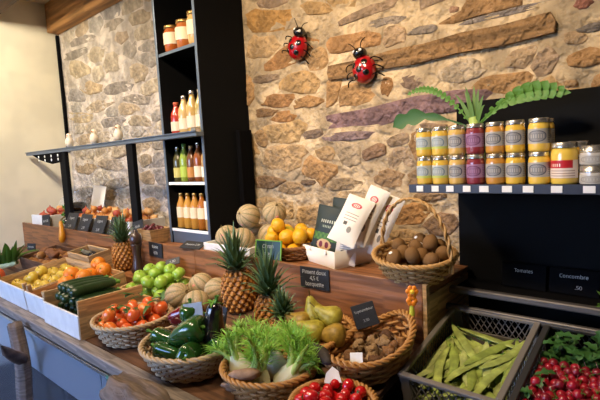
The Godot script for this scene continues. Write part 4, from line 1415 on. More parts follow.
func upper_tier() -> void:
	# melons in a low white tray
	var t := wood_box("low white tray of melons beside the black shelf unit", Vector3(-1.69, TIER + 0.0005, 0.28), Vector3.ZERO, Vector3(0.34, 0.055, 0.32), M.whitewood, M.whitewood)
	var i := 0
	for q in [[-1.79, 1.217, 0.34], [-1.65, 1.217, 0.365], [-1.745, 1.217, 0.205], [-1.605, 1.217, 0.22], [-1.695, 1.318, 0.275], [-1.60, 1.325, 0.185]]:
		spawn("melon", "cantaloupe_melon", ["netted melon at the tray's front corner by the shelf unit", "netted melon at the tray's front behind the big pineapple's crown", "netted melon low in the tray against the shelf unit", "netted melon low in the tray beside the lemons", "netted melon on top of the heap next to the shelf unit", "netted melon on top of the heap next to the stone wall"][i], "melon", Vector3(q[0], q[1], q[2]), Vector3([0.4, -0.5, 1.2, 0.3, 0.9, 0.5][i], i * 1.3, [0.3, -0.4, 0.2, 0.9, -0.9, -0.5][i]), "melons in the white tray", 0.0615)
		i += 1
	# lemons
	basket("shallow dark wicker basket of yellow lemons on the upper deck", Vector3(-1.405, TIER + 0.0005, 0.275), Vector3.ZERO, 0.128, 0.11, 0.05, 1.0, M.wicker_dark)
	pile(["lemon", "lemon", "lemon", "lime_yellow"], "lemon", "yellow lemon heaped in the shallow dark basket", "lemon", "lemons in the basket", pack(21, 0.034, 0.038, {"rb": 0.11, "rt": 0.132, "h": 0.05}, 3), Transform3D(Basis.IDENTITY, Vector3(-1.405, TIER + 0.010, 0.275)), 12)
	slate("dark green price sign with a lime border in front of the lemons", Vector3(-1.40, 1.203, 0.438), Vector3(-0.2, 0.15, 0), 0.135, 0.085, ["Citron", "3,20"], 0.022, mat(hx("0c2e1f"), 0.4), mat(hx("7ab648"), 0.5))
	# tapered white cardboard tray
	var bx := thing("cardboard_tray", "tapered white cardboard tray holding paper bags", "box", Vector3(-1.15, TIER + 0.0005, 0.265), Vector3(0, -0.33, 0))
	obj("bottom", box_mesh(Vector3(0.20, 0.003, 0.18), 0.0005, Vector3(0, 0.0015, 0)), M.paper, bx)
	for w in 4:
		var st := mb()
		var lo := 0.10 if w < 2 else 0.09
		var hi := 0.125 if w < 2 else 0.105
		var dlo := 0.09 if w < 2 else 0.10
		var dhi := 0.105 if w < 2 else 0.125
		var xf := Transform3D(Basis(Vector3.UP, [0.0, PI, PI / 2, -PI / 2][w]), Vector3.ZERO)
		for s in [0.0, -0.003]:
			quad(st, xf * Vector3(-lo, 0.002, dlo + s), xf * Vector3(lo, 0.002, dlo + s), xf * Vector3(hi, 0.075, dhi + s), xf * Vector3(-hi, 0.075, dhi + s))
		quad(st, xf * Vector3(-hi, 0.075, dhi), xf * Vector3(hi, 0.075, dhi), xf * Vector3(hi, 0.075, dhi - 0.003), xf * Vector3(-hi, 0.075, dhi - 0.003))
		obj("side_flap", fin(st), M.paper, bx)
	for q in [-0.06, 0.06]:
		obj("clip", box_mesh(Vector3(0.016, 0.014, 0.003), 0.0005, Vector3(q, 0.068, 0.106)), M.white, bx)
	var wt := bag_texture(false)
	pouch("seed_packet", "dark green packet with a salad picture in the white tray", Vector3(-1.19, 1.285, 0.285), Vector3(-0.22, 0.12, -0.16), Vector3(0.13, 0.19, 0.022), bag_texture(true), mat(hx("1f2c24"), 0.6))
	pouch("seed_packet", "second dark packet behind the green one", Vector3(-1.14, 1.31, 0.245), Vector3(-0.2, 0.1, -0.1), Vector3(0.12, 0.2, 0.02), bag_texture(true), mat(hx("1f2c24"), 0.6))
	pouch("paper_bag", "white printed paper bag lying slanted on top of the others", Vector3(-1.04, 1.335, 0.32), Vector3(-0.5, 0.35, -0.38), Vector3(0.12, 0.20, 0.045), wt, M.paper)
	pouch("paper_bag", "white printed paper bag low in the cardboard tray", Vector3(-1.08, 1.215, 0.305), Vector3(-0.25, 0.2, -0.12), Vector3(0.10, 0.13, 0.04), wt, M.paper)
	pouch("paper_bag", "tall white paper bag at the back of the tray", Vector3(-1.005, 1.345, 0.255), Vector3(-0.3, 0.3, -0.42), Vector3(0.09, 0.24, 0.04), wt, M.paper)
	pouch("paper_bag", "white paper bag leaning towards the kiwi basket", Vector3(-0.965, 1.30, 0.205), Vector3(-0.2, 0.25, -0.40), Vector3(0.085, 0.25, 0.045), wt, M.paper)
	slate("slate price board hung on the riser below the cardboard tray", Vector3(-1.115, 1.128, 0.4745), Vector3(0, 0, 0.0), 0.145, 0.083, ["Piment doux", "4,5 €", "barquette"], 0.021)
	# kiwis
	basket("wicker basket with an arched handle full of kiwis", Vector3(-0.745, TIER + 0.010, 0.365), Vector3(0.11, -0.15, -0.08), 0.138, 0.085, 0.085, 1.0, M.wicker_honey, 0.0, 0.20)
	pile(["kiwi"], "kiwi", "brown kiwi heaped in the handled basket", "kiwi", "kiwis in the handled basket", pack(20, 0.030, 0.033, {"rb": 0.08, "rt": 0.134, "h": 0.085}, 8), Transform3D(Basis.from_euler(Vector3(0.11, -0.15, -0.08)), Vector3(-0.745, TIER + 0.010, 0.365)).translated_local(Vector3(0, 0.02, 0)), 4, 0.7)
	# slates along the riser
	slate("slate price board on the riser left of the shelf unit", Vector3(-2.25, 1.132, 0.4745), Vector3(0, 0, -0.03), 0.135, 0.08, ["Raisin", "4,50"], 0.022)
	slate("slate lying tilted on the riser edge below the juice bottles", Vector3(-1.93, 1.183, 0.452), Vector3(-1.15, 0.1, 0), 0.15, 0.06, ["Pomme 2,80"], 0.018)
	slate("small slate clipped over the green apples", Vector3(-2.02, 1.10, 0.52), Vector3(-0.7, 0.5, 0.3), 0.075, 0.04, ["2,90"], 0.018)
	# dark grapes in a flared wooden tub
	var tub := thing("wooden_tub", "flared pale wooden tub of dark red grapes", "tub", Vector3(-2.40, TIER + 0.0005, 0.385))
	var ts := mb()
	lathe(ts, [Vector2(0, 0.002), Vector2(0.07, 0.002), Vector2(0.10, 0.085), Vector2(0.094, 0.085), Vector2(0.065, 0.008), Vector2(0, 0.008)], 4, Transform3D(Basis(Vector3.UP, PI / 4), Vector3.ZERO), 0, 0.0, false)
	obj("tub_wall", fin(ts), M.pale, tub)
	obj("tub_corner", box_mesh(Vector3(0.012, 0.08, 0.006), 0.001, Vector3(-0.045, 0.045, 0.062)), M.whitewood, tub)
	pile(["berry"], "grape", "dark red grape heaped in the flared tub", "grape", "grapes in the tub", pack(46, 0.0125, 0.0145, {"hx": 0.058, "hz": 0.058}, 31), Transform3D(Basis.IDENTITY, Vector3(-2.40, TIER + 0.045, 0.385)), 6)
	slate("black slate standing beside the grape tub", Vector3(-2.505, 1.215, 0.43), Vector3(-0.25, 0.1, 0.25), 0.10, 0.12, ["Noix", "6,80"], 0.022)
	# onion bins with slate fronts
	for b in 4:
		var bxx := -3.452 + b * 0.223
		wood_box(["white wooden bin of red and brown onions, furthest from the shelf unit", "white wooden bin of brown onions, second along the row", "white wooden bin of pale onions, third along the row", "white wooden bin of onions nearest the shelf unit"][b], Vector3(bxx, TIER + 0.0005, 0.262), Vector3.ZERO, Vector3(0.215, 0.105, 0.25), M.whitewood, M.whitewood)
		slate(["slate on the front of the furthest onion bin", "slate on the front of the second onion bin", "slate on the front of the third onion bin", "slate on the front of the onion bin nearest the shelf unit"][b], Vector3(bxx - 0.01, 1.214, 0.424), Vector3(-0.42, 0, 0.02), 0.165, 0.14, ["Oignon", ["2,50", "2,20", "3,10", "2,40"][b]], 0.024)
		pile([["onion", "onion_red", "onion"], ["onion", "onion_pale"], ["onion_pale", "onion", "onion_red"], ["onion", "onion_pale", "onion_red"]][b], "onion", ["brown or red onion in the furthest bin", "brown onion in the second bin", "pale brown onion in the third bin", "brown onion in the bin nearest the shelf unit"][b], "onion", "onions in the bins", pack(19, 0.024, 0.031, {"hx": 0.094, "hz": 0.112}, 50 + b), Transform3D(Basis.IDENTITY, Vector3(bxx, TIER + 0.07, 0.262)), 60 + b, 0.8)
	var card := obj("paper_card", box_mesh(Vector3(0.17, 0.30, 0.003), 0.0005), M.paper)
	card.position = Vector3(-3.66, 1.31, 0.13)
	card.rotation = Vector3(-0.22, 0.15, -0.10)
	tag(card, "tall white paper card leaning on the wall behind the onions", "card")

func lower_tier() -> void:
	# tomatoes
	var f := deck_frame(-1.735, 0.905)
	basket("round wicker basket of plum tomatoes next to the courgette box", f.origin, f.basis.get_euler(), 0.153, 0.105, 0.088, 1.0, M.wicker_pale)
	pile(["tomato", "tomato", "tomato_orange"], "plum_tomato", "orange-red plum tomato heaped in the round basket", "tomato", "plum tomatoes in the basket", pack(44, 0.026, 0.031, {"rb": 0.1, "rt": 0.146, "h": 0.08}, 17), f.translated_local(Vector3(0, 0.008, 0)), 5, 1.3)
	var st := mb()
	rng.seed = 77
	for i in 16:
		var a := rng.randf() * TAU
		var q := Vector3(cos(a) * 0.09, 0.13 + rng.randf() * 0.03, sin(a) * 0.09 - 0.04)
		var d := Vector3(rng.randf_range(-1, 1), rng.randf_range(-0.2, 0.5), rng.randf_range(-1, 1)).normalized() * 0.06
		leaf(st, bez(q, q + d * 0.5 + Vector3(0, 0.012, 0), q + d, 5), Vector3.UP, 0.011, 0.3, 3)
	var lv := obj("tomato_leaves", fin(st), M.darkgreen)
	lv.transform = f
	tag(lv, "loose dark green leaves scattered over the plum tomatoes", "leaves", "", "stuff")
	slate("small black slate behind the tomato basket", Vector3(-1.535, 1.0, 0.785), Vector3(-0.3, 0.6, 0.0), 0.085, 0.055, ["Tomate"], 0.018)
	# peppers
	f = deck_frame(-1.305, 0.93)
	basket("round wicker basket of green peppers behind the driftwood", f.origin, f.basis.get_euler(), 0.157, 0.105, 0.09, 1.08, M.wicker_pale)
	var pep := func(kind: String, label: String, p: Vector3, turn: Vector3, s: float) -> void:
		spawn(kind, "bell_pepper", label, "pepper", p * Vector3(0.82, 1, 0.82) + Vector3(0, 0.022, -0.01), turn, "", s * 0.98, f)
	pep.call("green_pepper", "big glossy green pepper lying across the top of the basket", Vector3(0.03, 0.12, 0.045), Vector3(0.6, 0.7, -1.0), 0.062)
	pep.call("green_pepper", "dark green pepper at the rim near the tomatoes", Vector3(-0.115, 0.075, 0.06), Vector3(0.3, 0.4, 1.3), 0.046)
	pep.call("green_pepper", "green pepper standing behind the big one", Vector3(-0.05, 0.135, -0.03), Vector3(0.2, 1.4, 0.25), 0.05)
	pep.call("red_pepper", "dark red pepper at the back of the basket", Vector3(-0.115, 0.135, -0.06), Vector3(0.1, 0.75, -1.4), 0.055)
	pep.call("green_pepper", "green pepper showing its stem end at the front rim", Vector3(0.10, 0.075, 0.085), Vector3(1.45, 0.6, 0.1), 0.046)
	pep.call("green_pepper", "green pepper at the rim beside the fennel", Vector3(0.145, 0.07, 0.0), Vector3(1.2, 1.9, 0.3), 0.043)
	pep.call("green_pepper", "green pepper half buried in the middle of the basket", Vector3(0.0, 0.05, 0.0), Vector3(1.2, 0.2, 0.3), 0.05)
	pep.call("green_pepper", "green pepper low under the front rim", Vector3(-0.03, 0.055, 0.105), Vector3(0.1, 0.2, 1.5), 0.045)
	spawn("aubergine", "aubergine", "glossy black aubergine standing at the back of the pepper basket", "aubergine", Vector3(0.09, 0.14, -0.035), Vector3(0.1, 0.5, -0.05), "", 0.094, f)
	spawn("aubergine", "aubergine", "black aubergine lying behind the standing one", "aubergine", Vector3(0.035, 0.095, -0.105), Vector3(0.2, 0.2, 1.35), "", 0.06, f)
	slate("pale blue price card in the pepper basket", Vector3(-1.308, 1.065, 0.905), Vector3(-0.3, 0.75, 0.1), 0.065, 0.10, [], 0.02, mat(hx("8fa4c4"), 0.5))
	slate("black slate between the blue card and the aubergine", Vector3(-1.275, 1.04, 0.83), Vector3(-0.2, 0.3, -0.1), 0.07, 0.10, ["Poivron", "3,90"], 0.016)
	# fennel
	f = deck_frame(-0.963, 0.885)
	basket("round wicker basket of fennel at the counter's front", f.origin, f.basis.get_euler(), 0.142, 0.095, 0.085, 1.0, M.wicker)
	var fl := ["fennel bulb at the basket's rim nearest the peppers", "fennel bulb at the front rim beside the brown tubers", "fennel bulb at the rim beside the cherry tomatoes", "fennel bulb half hidden in the middle of the basket", "fennel bulb at the back rim near the pears"]
	var fi := 0
	for q in [[-0.078, 0.06, 0.045, -0.2, 0.55, 1.0], [0.015, 0.058, 0.07, -0.2, -0.1, 1.0], [0.085, 0.062, 0.015, -0.2, -0.45, 1.0], [-0.03, 0.066, -0.045, 0.1, 0.25, 1.0], [0.05, 0.066, -0.075, 0.2, 0.1, 0.95]]:
		fi += 1
		fennel(fl[fi - 1], f * Vector3(q[0], q[1], q[2]), Vector3(q[3], 0.4, q[4]), q[5], 200 + int(q[0] * 1000))
	for q in [[0.015, 0.105, 0.112, 0.55, "brown tuber lying on top of the fennel bulbs"], [-0.015, 0.068, 0.118, 0.45, "brown tuber at the front rim of the fennel basket"]]:
		st = mb()
		blob(st, Vector3(0.048, 0.017, 0.018), 0.35, 5 + int(q[3] * 10), 16)
		var o := obj("brown_tuber", fin(st), mat(hx("b08c6c"), 0.75, "mottled", 8.0))
		o.transform = f * Transform3D(Basis.from_euler(Vector3(0, q[3], 0.1)), Vector3(q[0], q[1], q[2]))
		tag(o, q[4], "tuber")
	# cherry tomatoes
	f = deck_frame(-0.695, 0.925)
	basket("small wicker basket of glossy cherry tomatoes at the counter's edge", f.origin, f.basis.get_euler(), 0.108, 0.075, 0.07, 1.0, M.wicker)
	pile(["cherry_tomato"], "cherry_tomato", "glossy red cherry tomato in the small basket", "tomato", "cherry tomatoes in the small basket", pack(52, 0.0165, 0.02, {"rb": 0.085, "rt": 0.106, "h": 0.05}, 71), f.translated_local(Vector3(0, 0.028, 0)), 9)
	st = mb()
	prism(st, PackedVector2Array([Vector2(-0.024, -0.02), Vector2(0.025, -0.018), Vector2(0.016, 0.012), Vector2(0.0, 0.024), Vector2(-0.018, 0.006)]), 0.0015)
	var pap := obj("paper_scrap", fin(st), M.paper)
	pap.transform = f * Transform3D(Basis.from_euler(Vector3(-0.5, 0.6, 0)), Vector3(-0.055, 0.10, -0.072))
	tag(pap, "scrap of white paper tucked behind the cherry tomatoes", "paper")
	# pears
	f = deck_frame(-0.945, 0.645)
	basket("small wicker basket of pears against the riser", f.origin, f.basis.get_euler(), 0.108, 0.075, 0.07, 1.0, M.wicker)
	var pl := ["green pear standing with its stem up", "yellow-green pear leaning on its side towards the slate", "yellow pear lying at the front rim", "russet pear beside the pineapple", "russet pear at the rim by the roots", "half-hidden pear behind the fennel tops", "pear at the back of the basket"]
	var pw := [[-0.045, 0.105, -0.03, 0.0, 0.2, 0.25], [0.04, 0.115, -0.01, 0.0, 0.5, 1.0], [0.01, 0.09, 0.055, 0.5, 0.3, 0.9], [-0.075, 0.085, 0.02, 0.4, 0.0, 1.2], [0.075, 0.075, 0.03, 0.9, 0.3, 1.4], [-0.03, 0.05, 0.045, 0.7, 0.5, 1.3], [0.0, 0.06, -0.045, 0.2, 0.2, 1.4]]
	for i in 7:
		spawn("pear_russet" if i in [3, 4, 6] else "pear", "pear", pl[i], "pear", Vector3(pw[i][0], pw[i][1] + 0.015, pw[i][2]), Vector3(pw[i][3], pw[i][4], pw[i][5]), "pears in the small basket", 0.041, f)
	# brown roots in a boat-shaped basket
	f = deck_frame(-0.745, 0.655)
	var by := 1.33
	var bb := basket("long boat-shaped wicker basket of knobbly roots by the crate", f.origin, Vector3.ZERO, 0.1, 0.075, 0.075, 1.62, M.wicker, 0.035)
	bb.basis = f.basis * Basis(Vector3.UP, by)
	var fb := Transform3D(bb.basis, f.origin)
	pile(["root_0", "root_1", "root_2", "root_3"], "knobbly_root", "knobbly brown root with thin rootlets in the long basket", "root vegetable", "roots in the long basket", pack(30, 0.019, 0.026, {"rb": 0.075, "rt": 0.1, "h": 0.075, "sx": 1.55}, 91), fb.translated_local(Vector3(0, 0.008, 0)), 15)
	st = mb()
	var rp := bez(Vector3(-0.08, 0.0, 0.02), Vector3(0, 0.012, 0), Vector3(0.08, -0.004, 0.02), 9)
	tube(st, rp, [0.0, 0.012, 0.018, 0.022, 0.023, 0.023, 0.022, 0.018, 0.012, 0.0], 12)
	var br := obj("black_radish", fin(st), mat(hx("3a322e"), 0.75, "mottled", 6.0, "rough_n", 0.5))
	br.transform = Transform3D(Basis.from_euler(Vector3(0.1, -0.35, 0.08)), Vector3(-0.825, 1.022, 0.805))
	tag(br, "dark long root lying across the rim of the boat-shaped basket", "root vegetable")
	slate("slate price board standing in the basket of roots", Vector3(-0.795, 1.085, 0.615), Vector3(-0.35, 0.65, 0.25), 0.075, 0.075, ["Topinambour", "3,50"], 0.0105)
	slate("white price tag on the rim of the roots basket", Vector3(-0.715, 1.024, 0.785), Vector3(-0.5, 0.5, 0.05), 0.036, 0.036, [], 0.01, M.white)
	# orange flower clip on the basket's raised end
	var fc := thing("flower_clip", "orange plastic flower clip on the boat-shaped basket's end", "clip", Vector3(-0.682, 1.052, 0.522), Vector3(0, 0.6, -0.05))
	obj("stem", tube_mesh(bez(Vector3(0, 0, 0), Vector3(0.004, 0.03, 0), Vector3(0.0, 0.06, 0), 4), [0.006, 0.008, 0.009, 0.008, 0.006], 8), mat(hx("c2c43a"), 0.4), fc)
	var petal := mat(hx("f08a1c"), 0.4)
	for c in [[0.075, 0.019], [0.105, 0.023]]:
		for k in 6:
			var a := TAU * k / 6
			var ps := mb()
			lathe(ps, sphere_prof(6, 0.008, 0.009), 10, Transform3D(Basis.from_scale(Vector3(1, 1, 0.5)), Vector3(cos(a) * c[1] * 0.55, c[0] + sin(a) * c[1] * 0.55, 0.004)))
			obj("petal", fin(ps), petal, fc)
	obj("flower_heart", lathe_mesh(sphere_prof(6, 0.008, 0.008), 10), mat(hx("f2c83a"), 0.4), fc).position = Vector3(0, 0.105, 0.008)
	# pineapples
	pineapple("big golden pineapple with a tall crown leaning against the riser", Vector3(-1.48, surf(0.545) - 0.002, 0.545), Vector3(0.06, 0, 0.03), 0.067, 0.185, 0.18, 0.125, 1)
	pineapple("pineapple with a wide dark green crown between the others and the fennel", Vector3(-1.215, surf(0.625) - 0.002, 0.625), Vector3(0.05, 0.5, 0.0), 0.056, 0.15, 0.19, 0.13, 2)
	pineapple("small pineapple with a short crown beside the pears", Vector3(-1.10, surf(0.67) - 0.002, 0.67), Vector3(0.1, 0.9, 0.05), 0.05, 0.115, 0.10, 0.08, 3)
	# melons on the lower deck
	var ml := ["netted melon leaning on the riser behind the other lower melons", "netted melon with a pink sticker beside the apples", "netted melon in front of the big pineapple", "netted melon touching the big pineapple"]
	var mp := [Vector3(-1.765, surf(0.545) + 0.064, 0.54), Vector3(-1.77, surf(0.65) + 0.061, 0.665), Vector3(-1.61, surf(0.67) + 0.061, 0.68), Vector3(-1.63, surf(0.55) + 0.061, 0.55)]
	for i in 4:
		spawn("melon", "cantaloupe_melon", ml[i], "melon", mp[i], Vector3([0.5, 0.9, -0.5, 0.8][i], i * 0.9, [0.4, -0.7, -0.5, 0.9][i]), "", 0.0605)
	# apples in a shallow wooden box
	f = deck_frame(-2.03, 0.60)
	wood_box("shallow pale wooden box of green apples against the riser", f.origin, f.basis.get_euler(), Vector3(0.36, 0.06, 0.24), M.pale, M.pale)
	pile(["green_apple"], "green_apple", "bright green apple heaped in the shallow wooden box", "apple", "green apples in the box", pack(24, 0.034, 0.038, {"hx": 0.165, "hz": 0.105}, 23), f.translated_local(Vector3(0, 0.01, 0)), 19, 0.9)
	# courgettes
	f = deck_frame(-2.085, 0.91)
	var cb := wood_box("white-fronted wooden box of courgettes with pale side boards", f.origin, f.basis.get_euler(), Vector3(0.375, 0.105, 0.30), M.whitewood, M.pale)
	var brd := obj("tall_side_board", box_mesh(Vector3(0.012, 0.165, 0.29), 0.002, Vector3(0.182, 0.0835, 0.0)), M.pale, cb)
	obj("tall_side_board", box_mesh(Vector3(0.012, 0.15, 0.29), 0.002, Vector3(-0.182, 0.076, 0.0)), M.pale, cb)
	rng.seed = 33
	for lay in 4:
		for c in [7, 6, 6, 4][lay]:
			var cx: float = -0.15 + 0.05 * c + [0.0, 0.025, 0.002, 0.03][lay]
			spawn("courgette", "courgette", "dark green courgette stacked in the white-fronted box", "courgette", Vector3(cx, 0.035 + 0.044 * lay, rng.randf_range(-0.012, 0.012)), Vector3(-PI / 2 - 0.02 * (c % 3), rng.randf_range(-0.04, 0.04), rng.randf_range(-0.08, 0.03)), "courgettes in the box", 0.108, f)
	# oranges and yellow apples in tall-sided white boxes
	f = box_frame(-2.41)
	wood_box("narrow white-fronted box of oranges with corner posts", f.origin, f.basis.get_euler(), Vector3(0.25, 0.10, 0.41), M.whitewood, M.pale, 0.11, true)
	pile(["orange"], "orange", "large orange heaped in the narrow box", "orange", "oranges in the narrow box", pack(15, 0.043, 0.047, {"hx": 0.112, "hz": 0.17}, 41), f.translated_local(Vector3(0, 0.012, -0.022)), 29)
	f = box_frame(-2.79)
	wood_box("wide white-fronted box of yellow apples with corner posts", f.origin, f.basis.get_euler(), Vector3(0.48, 0.10, 0.41), M.whitewood, M.pale, 0.11, true)
	pile(["yellow_apple"], "yellow_apple", "yellow apple in the wide white-fronted box", "apple", "yellow apples in the wide box", pack(30, 0.034, 0.039, {"hx": 0.22, "hz": 0.17}, 43), f.translated_local(Vector3(0, 0.01, -0.022)), 37, 0.9)
	# upturned box with a pineapple and a pepper mill
	f = deck_frame(-2.40, 0.555)
	wood_box("upturned low wooden box carrying a pineapple", f.origin + Vector3(0, 0.06, 0), Vector3(SLOPE + PI, 0, 0), Vector3(0.30, 0.06, 0.13), M.wood, M.wood)
	pineapple("pineapple standing on the upturned box in front of the onion bins", Vector3(-2.45, 1.017, 0.56), Vector3(0.02, 0, 0), 0.056, 0.165, 0.16, 0.11, 4)
	var mill := thing("pepper_mill", "dark turned wooden pepper mill beside a pineapple", "mill", Vector3(-2.31, 1.019, 0.555))
	obj("mill_body", lathe_mesh([Vector2(0, 0), Vector2(0.035, 0), Vector2(0.036, 0.015), Vector2(0.028, 0.04), Vector2(0.022, 0.09), Vector2(0.026, 0.14), Vector2(0.03, 0.15), Vector2(0.03, 0.155), Vector2(0, 0.156)], 20), glossy(hx("3c2a24"), 0.35, 0.4), mill)
	obj("mill_head", lathe_mesh([Vector2(0, 0.156), Vector2(0.028, 0.157), Vector2(0.033, 0.175), Vector2(0.03, 0.2), Vector2(0.02, 0.215), Vector2(0.009, 0.22), Vector2(0.01, 0.23), Vector2(0, 0.236)], 20), glossy(hx("3c2a24"), 0.35, 0.4), mill)

func left_end() -> void:
	# crate of potatoes and the wooden crates at the far left of the lower deck
	var f := deck_frame(-3.30, 0.62)
	wood_box("brown wooden crate of potatoes near the cream wall", f.origin, Vector3(SLOPE, 0, 0), Vector3(0.5, 0.09, 0.26), M.deck, M.deck)
	pile(["potato_0", "potato_1", "potato_2"], "potato", "brown potato in the wooden crate near the cream wall", "potato", "potatoes in the crate", pack(30, 0.03, 0.036, {"hx": 0.23, "hz": 0.115}, 61), f.translated_local(Vector3(0, 0.02, 0)), 8)
	f = deck_frame(-2.87, 0.555)
	wood_box("small pale crate with a slatted end behind the yellow apples", f.origin, Vector3(SLOPE, 0.0, 0), Vector3(0.30, 0.135, 0.14), M.pale, M.pale)
	for q in [[0.0, 0.048, 0.03], [0.01, 0.048, -0.032], [0.0, 0.105, 0.0]]:
		spawn("aubergine", "aubergine", "dark aubergine lying in the small pale crate", "aubergine", Vector3(q[0], q[1], q[2]), Vector3(0.0, 0.0, 1.5), "aubergines in the small crate", 0.075, f)
	# far end of the upper deck
	wood_box("white box with pink garlic at the far end of the upper deck", Vector3(-4.0, TIER + 0.0005, 0.33), Vector3(0, 0.1, 0), Vector3(0.30, 0.10, 0.24), M.whitewood, M.whitewood)
	pile(["onion_pale", "onion_red"], "garlic", "pinkish garlic bulb in the far white box", "garlic", "garlic in the far box", pack(16, 0.03, 0.036, {"hx": 0.13, "hz": 0.105}, 66), Transform3D(Basis.IDENTITY, Vector3(-4.0, TIER + 0.05, 0.33)), 77, 0.8)
	for i in 3:
		spawn("aubergine", "aubergine", "dark purple aubergine lying on the upper deck beside the far white box", "aubergine", Vector3(-3.75 + 0.01 * i, TIER + 0.04 + 0.06 * i, 0.27), Vector3(1.5, 0.15 * i, 0.1), "aubergines on the upper deck", 0.09)
	slate("slate leaning on the far white box", Vector3(-3.86, 1.205, 0.455), Vector3(-0.12, 0.1, 0.1), 0.12, 0.10, ["Ail 9,80"], 0.024)
	# glass flasks on the deck by the cream wall
	var gl := mat(Color(0.95, 0.97, 0.98, 0.14), 0.03)
	gl.transparency = BaseMaterial3D.TRANSPARENCY_ALPHA
	for i in 2:
		var t := thing("glass_flask", "empty clear glass flask by the cream wall", "flask", Vector3(-4.22 + i * 0.2, TIER + 0.0005, 0.13), Vector3.ZERO, "clear flasks by the cream wall")
		obj("flask_body", lathe_mesh([Vector2(0, 0.003), Vector2(0.07, 0.003), Vector2(0.075, 0.02), Vector2(0.075, 0.16), Vector2(0.06, 0.20), Vector2(0.025, 0.225), Vector2(0.022, 0.26)], 20), gl, t)
		obj("flask_lip", lathe_mesh([Vector2(0.021, 0.26), Vector2(0.027, 0.262), Vector2(0.027, 0.272), Vector2(0.021, 0.274)], 20), gl, t)
	# leeks and one big tomato
	rng.seed = 15
	for i in 4:
		var t := thing("leek", "leek with broad green leaves on the lower deck near the cream wall", "leek", Vector3(-3.72 + i * 0.045, surf(0.9) + 0.03 + 0.012 * i, 0.88 - 0.02 * i), Vector3(SLOPE, 0.5, 0.1), "leeks on the lower deck")
		obj("shaft", tube_mesh(pts([Vector3(-0.16, 0, 0), Vector3(-0.155, 0, 0), Vector3(0.0, 0.005, 0), Vector3(0.08, 0.015, 0)]), [0.0, 0.016, 0.016, 0.014], 10), mat(hx("c9cf9a"), 0.5), t)
		for k in 4:
			var st := mb()
			leaf(st, bez(Vector3(0.06, 0.012, 0), Vector3(0.14, 0.09 + k * 0.015, -0.03 + k * 0.02), Vector3(0.2 + rng.randf_range(-0.04, 0.06), 0.06 + k * 0.045, -0.09 + k * 0.06), 8), Vector3.UP, 0.016, 0.5)
			obj("leaf_blade", fin(st), M.green, t)
	spawn("tomato", "tomato", "single large red tomato on the deck beside the leeks", "tomato", Vector3(-3.42, surf(0.93) + 0.047, 0.93), Vector3(0.2, 0, 0.3), "", 0.045)
	slate("small black price card among the leeks", Vector3(-3.60, 1.06, 0.66), Vector3(-0.1, 0.3, 0), 0.085, 0.05, ["Poireau"], 0.016)
	# yellow squash hanging on the riser
	var sq := thing("yellow_squash", "slender yellow-orange squash hanging against the riser", "squash", Vector3(-3.47, 1.07, 0.498), Vector3(0, 0, -0.06))
	obj("flesh", tube_mesh(pts([Vector3(0, 0, 0), Vector3(0, 0.008, 0), Vector3(0.004, 0.03, 0), Vector3(0.01, 0.07, 0), Vector3(0.006, 0.11, 0), Vector3(0, 0.15, 0), Vector3(0, 0.165, 0)]), [0.0, 0.015, 0.024, 0.022, 0.016, 0.013, 0.007], 14), glossy(hx("e0941c"), 0.4, 0.3), sq)
	obj("stalk", tube_mesh(bez(Vector3(0, 0.16, 0), Vector3(0, 0.185, -0.01), Vector3(0, 0.19, -0.034), 4), [0.006], 6), M.stem, sq)

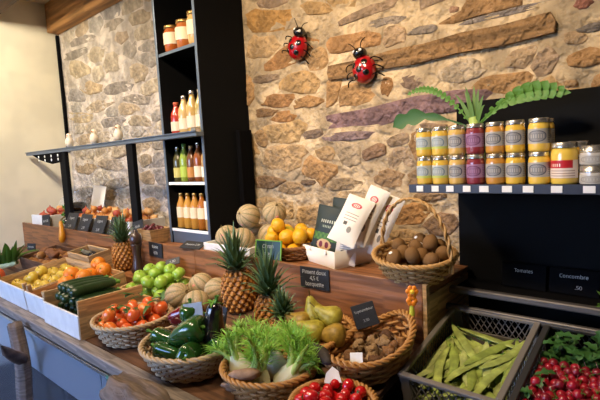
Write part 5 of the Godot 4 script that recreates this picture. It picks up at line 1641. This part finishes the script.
func crates() -> void:
	var tilt := Vector3(0.224, 0, 0)
	plastic_crate("grey plastic crate of flat green beans in the chilled display", Vector3(-0.503, 0.869, 0.452), tilt, Vector3(0.288, 0.14, 0.41), M.crate)
	plastic_crate("dark plastic crate of radishes in the chilled display", Vector3(-0.205, 0.869, 0.452), tilt, Vector3(0.288, 0.14, 0.41), M.crate_dark)
	var f := Transform3D(Basis.from_euler(tilt), Vector3(-0.503, 0.869, 0.452))
	# flat bean pods, three shapes
	var pods := []
	for s in 3:
		var st := mb()
		var p := PackedVector3Array()
		var r := []
		var n := 12
		for i in n + 1:
			var v := float(i) / n
			p.append(Vector3((v - 0.5) * 0.21, 0, 0.02 * (s - 1) * 0.9 * (1.0 - pow(2 * v - 1, 2))))
			r.append((0.0145 + 0.0008 * sin(v * 34.0)) * pow(sin(PI * clampf(v, 0.015, 0.985)), 0.42))
		tube(st, p, r, 10, 0.26)
		pods.append(fin(st))
	var tipm := stem_mesh(Vector3(0.101, 0, 0), Vector3(0.115, 0.002, 0.002), 0.0018)
	var bm := [mat(hx("b4c464"), 0.5, "mottled", 5.0), mat(hx("a6ba56"), 0.5, "mottled", 5.0), mat(hx("c0cc78"), 0.5, "mottled", 5.0)]
	rng.seed = 88
	for i in 92:
		var o := thing("bean_pod", "flat pale green bean pod in the grey crate", "bean", Vector3.ZERO, Vector3.ZERO, "flat beans in the grey crate")
		obj("pod", pods[i % 3], bm[rng.randi() % 3], o)
		obj("tip", tipm, M.green, o)
		var yaw := PI / 2 + rng.randf_range(-0.75, 0.75)
		if rng.randf() < 0.15: yaw += 1.0
		var hx0 := maxf(0.02, 0.13 - 0.105 * absf(cos(yaw)))
		var hz0 := maxf(0.02, 0.17 - 0.105 * absf(sin(yaw)))
		var y := 0.012 + i * 0.00095
		o.transform = f * Transform3D(Basis.from_euler(Vector3(rng.randf_range(-0.3, 0.3), yaw, rng.randf_range(-0.12, 0.12))), Vector3(rng.randf_range(-hx0, hx0), y, 0.016 + rng.randf_range(-hz0, hz0)))
	# radishes on a bed of their leaves
	f = Transform3D(Basis.from_euler(tilt), Vector3(-0.205, 0.869, 0.452))
	var st := mb()
	rng.seed = 99
	for i in 340:
		var q := Vector3(rng.randf_range(-0.12, 0.12), rng.randf_range(0.02, 0.09), rng.randf_range(-0.18, 0.17))
		if q.z < -0.06 or q.x < -0.09: q.y += 0.06 * rng.randf()
		var d := Vector3(rng.randf_range(-1, 1), rng.randf_range(-0.1, 0.5), rng.randf_range(-1, 1)).normalized() * rng.randf_range(0.04, 0.075)
		if q.z > -0.06: d.y = minf(d.y, 0.0)
		var e := q + d
		e.x = clampf(e.x, -0.128, 0.128)
		e.z = clampf(e.z, -0.19, 0.19)
		leaf(st, bez(q, q.lerp(e, 0.5) + Vector3(0, 0.012, 0), e, 6), Vector3.UP, 0.014, 0.35, 3, 1.2)
	var lv := obj("radish_leaves", fin(st), M.darkgreen)
	lv.transform = f
	tag(lv, "mass of green radish leaves in the dark crate", "leaves", "", "stuff")
	pile(["radish", "radish", "radish_dark"], "radish", "round crimson radish in the dark crate", "radish", "radishes in the dark crate", pack(120, 0.0115, 0.0145, {"hx": 0.126, "hz": 0.118}, 101), f.translated_local(Vector3(0, 0.095, 0.055)), 103)
	slate("black chalkboard reading Tomates against the display's back", Vector3(-0.457, 1.1405, 0.115), Vector3(-0.12, 0, -0.02), 0.145, 0.085, ["Tomates", ""], 0.016, M.blackmatt)
	slate("black chalkboard reading Concombre .50 against the display's back", Vector3(-0.303, 1.1405, 0.115), Vector3(-0.12, 0, -0.02), 0.145, 0.085, ["Concombre", "       .50"], 0.016, M.blackmatt)
	# herb sprig hanging over the right crate
	st = mb()
	for i in 60:
		var q := Vector3(rng.randf_range(-0.02, 0.05), rng.randf_range(-0.02, 0.03), rng.randf_range(-0.03, 0.03))
		var d := Vector3(rng.randf_range(-1, 1), rng.randf_range(-0.5, 1), rng.randf_range(-1, 1)).normalized() * 0.022
		leaf(st, bez(q, q + d * 0.5, q + d, 3), Vector3.UP, 0.007, 0.3, 2)
	var h := obj("parsley_sprig", fin(st), M.green)
	h.position = Vector3(-0.185, 1.125, 0.262)
	tag(h, "curly green parsley sprig on the rail above the radishes", "herb")
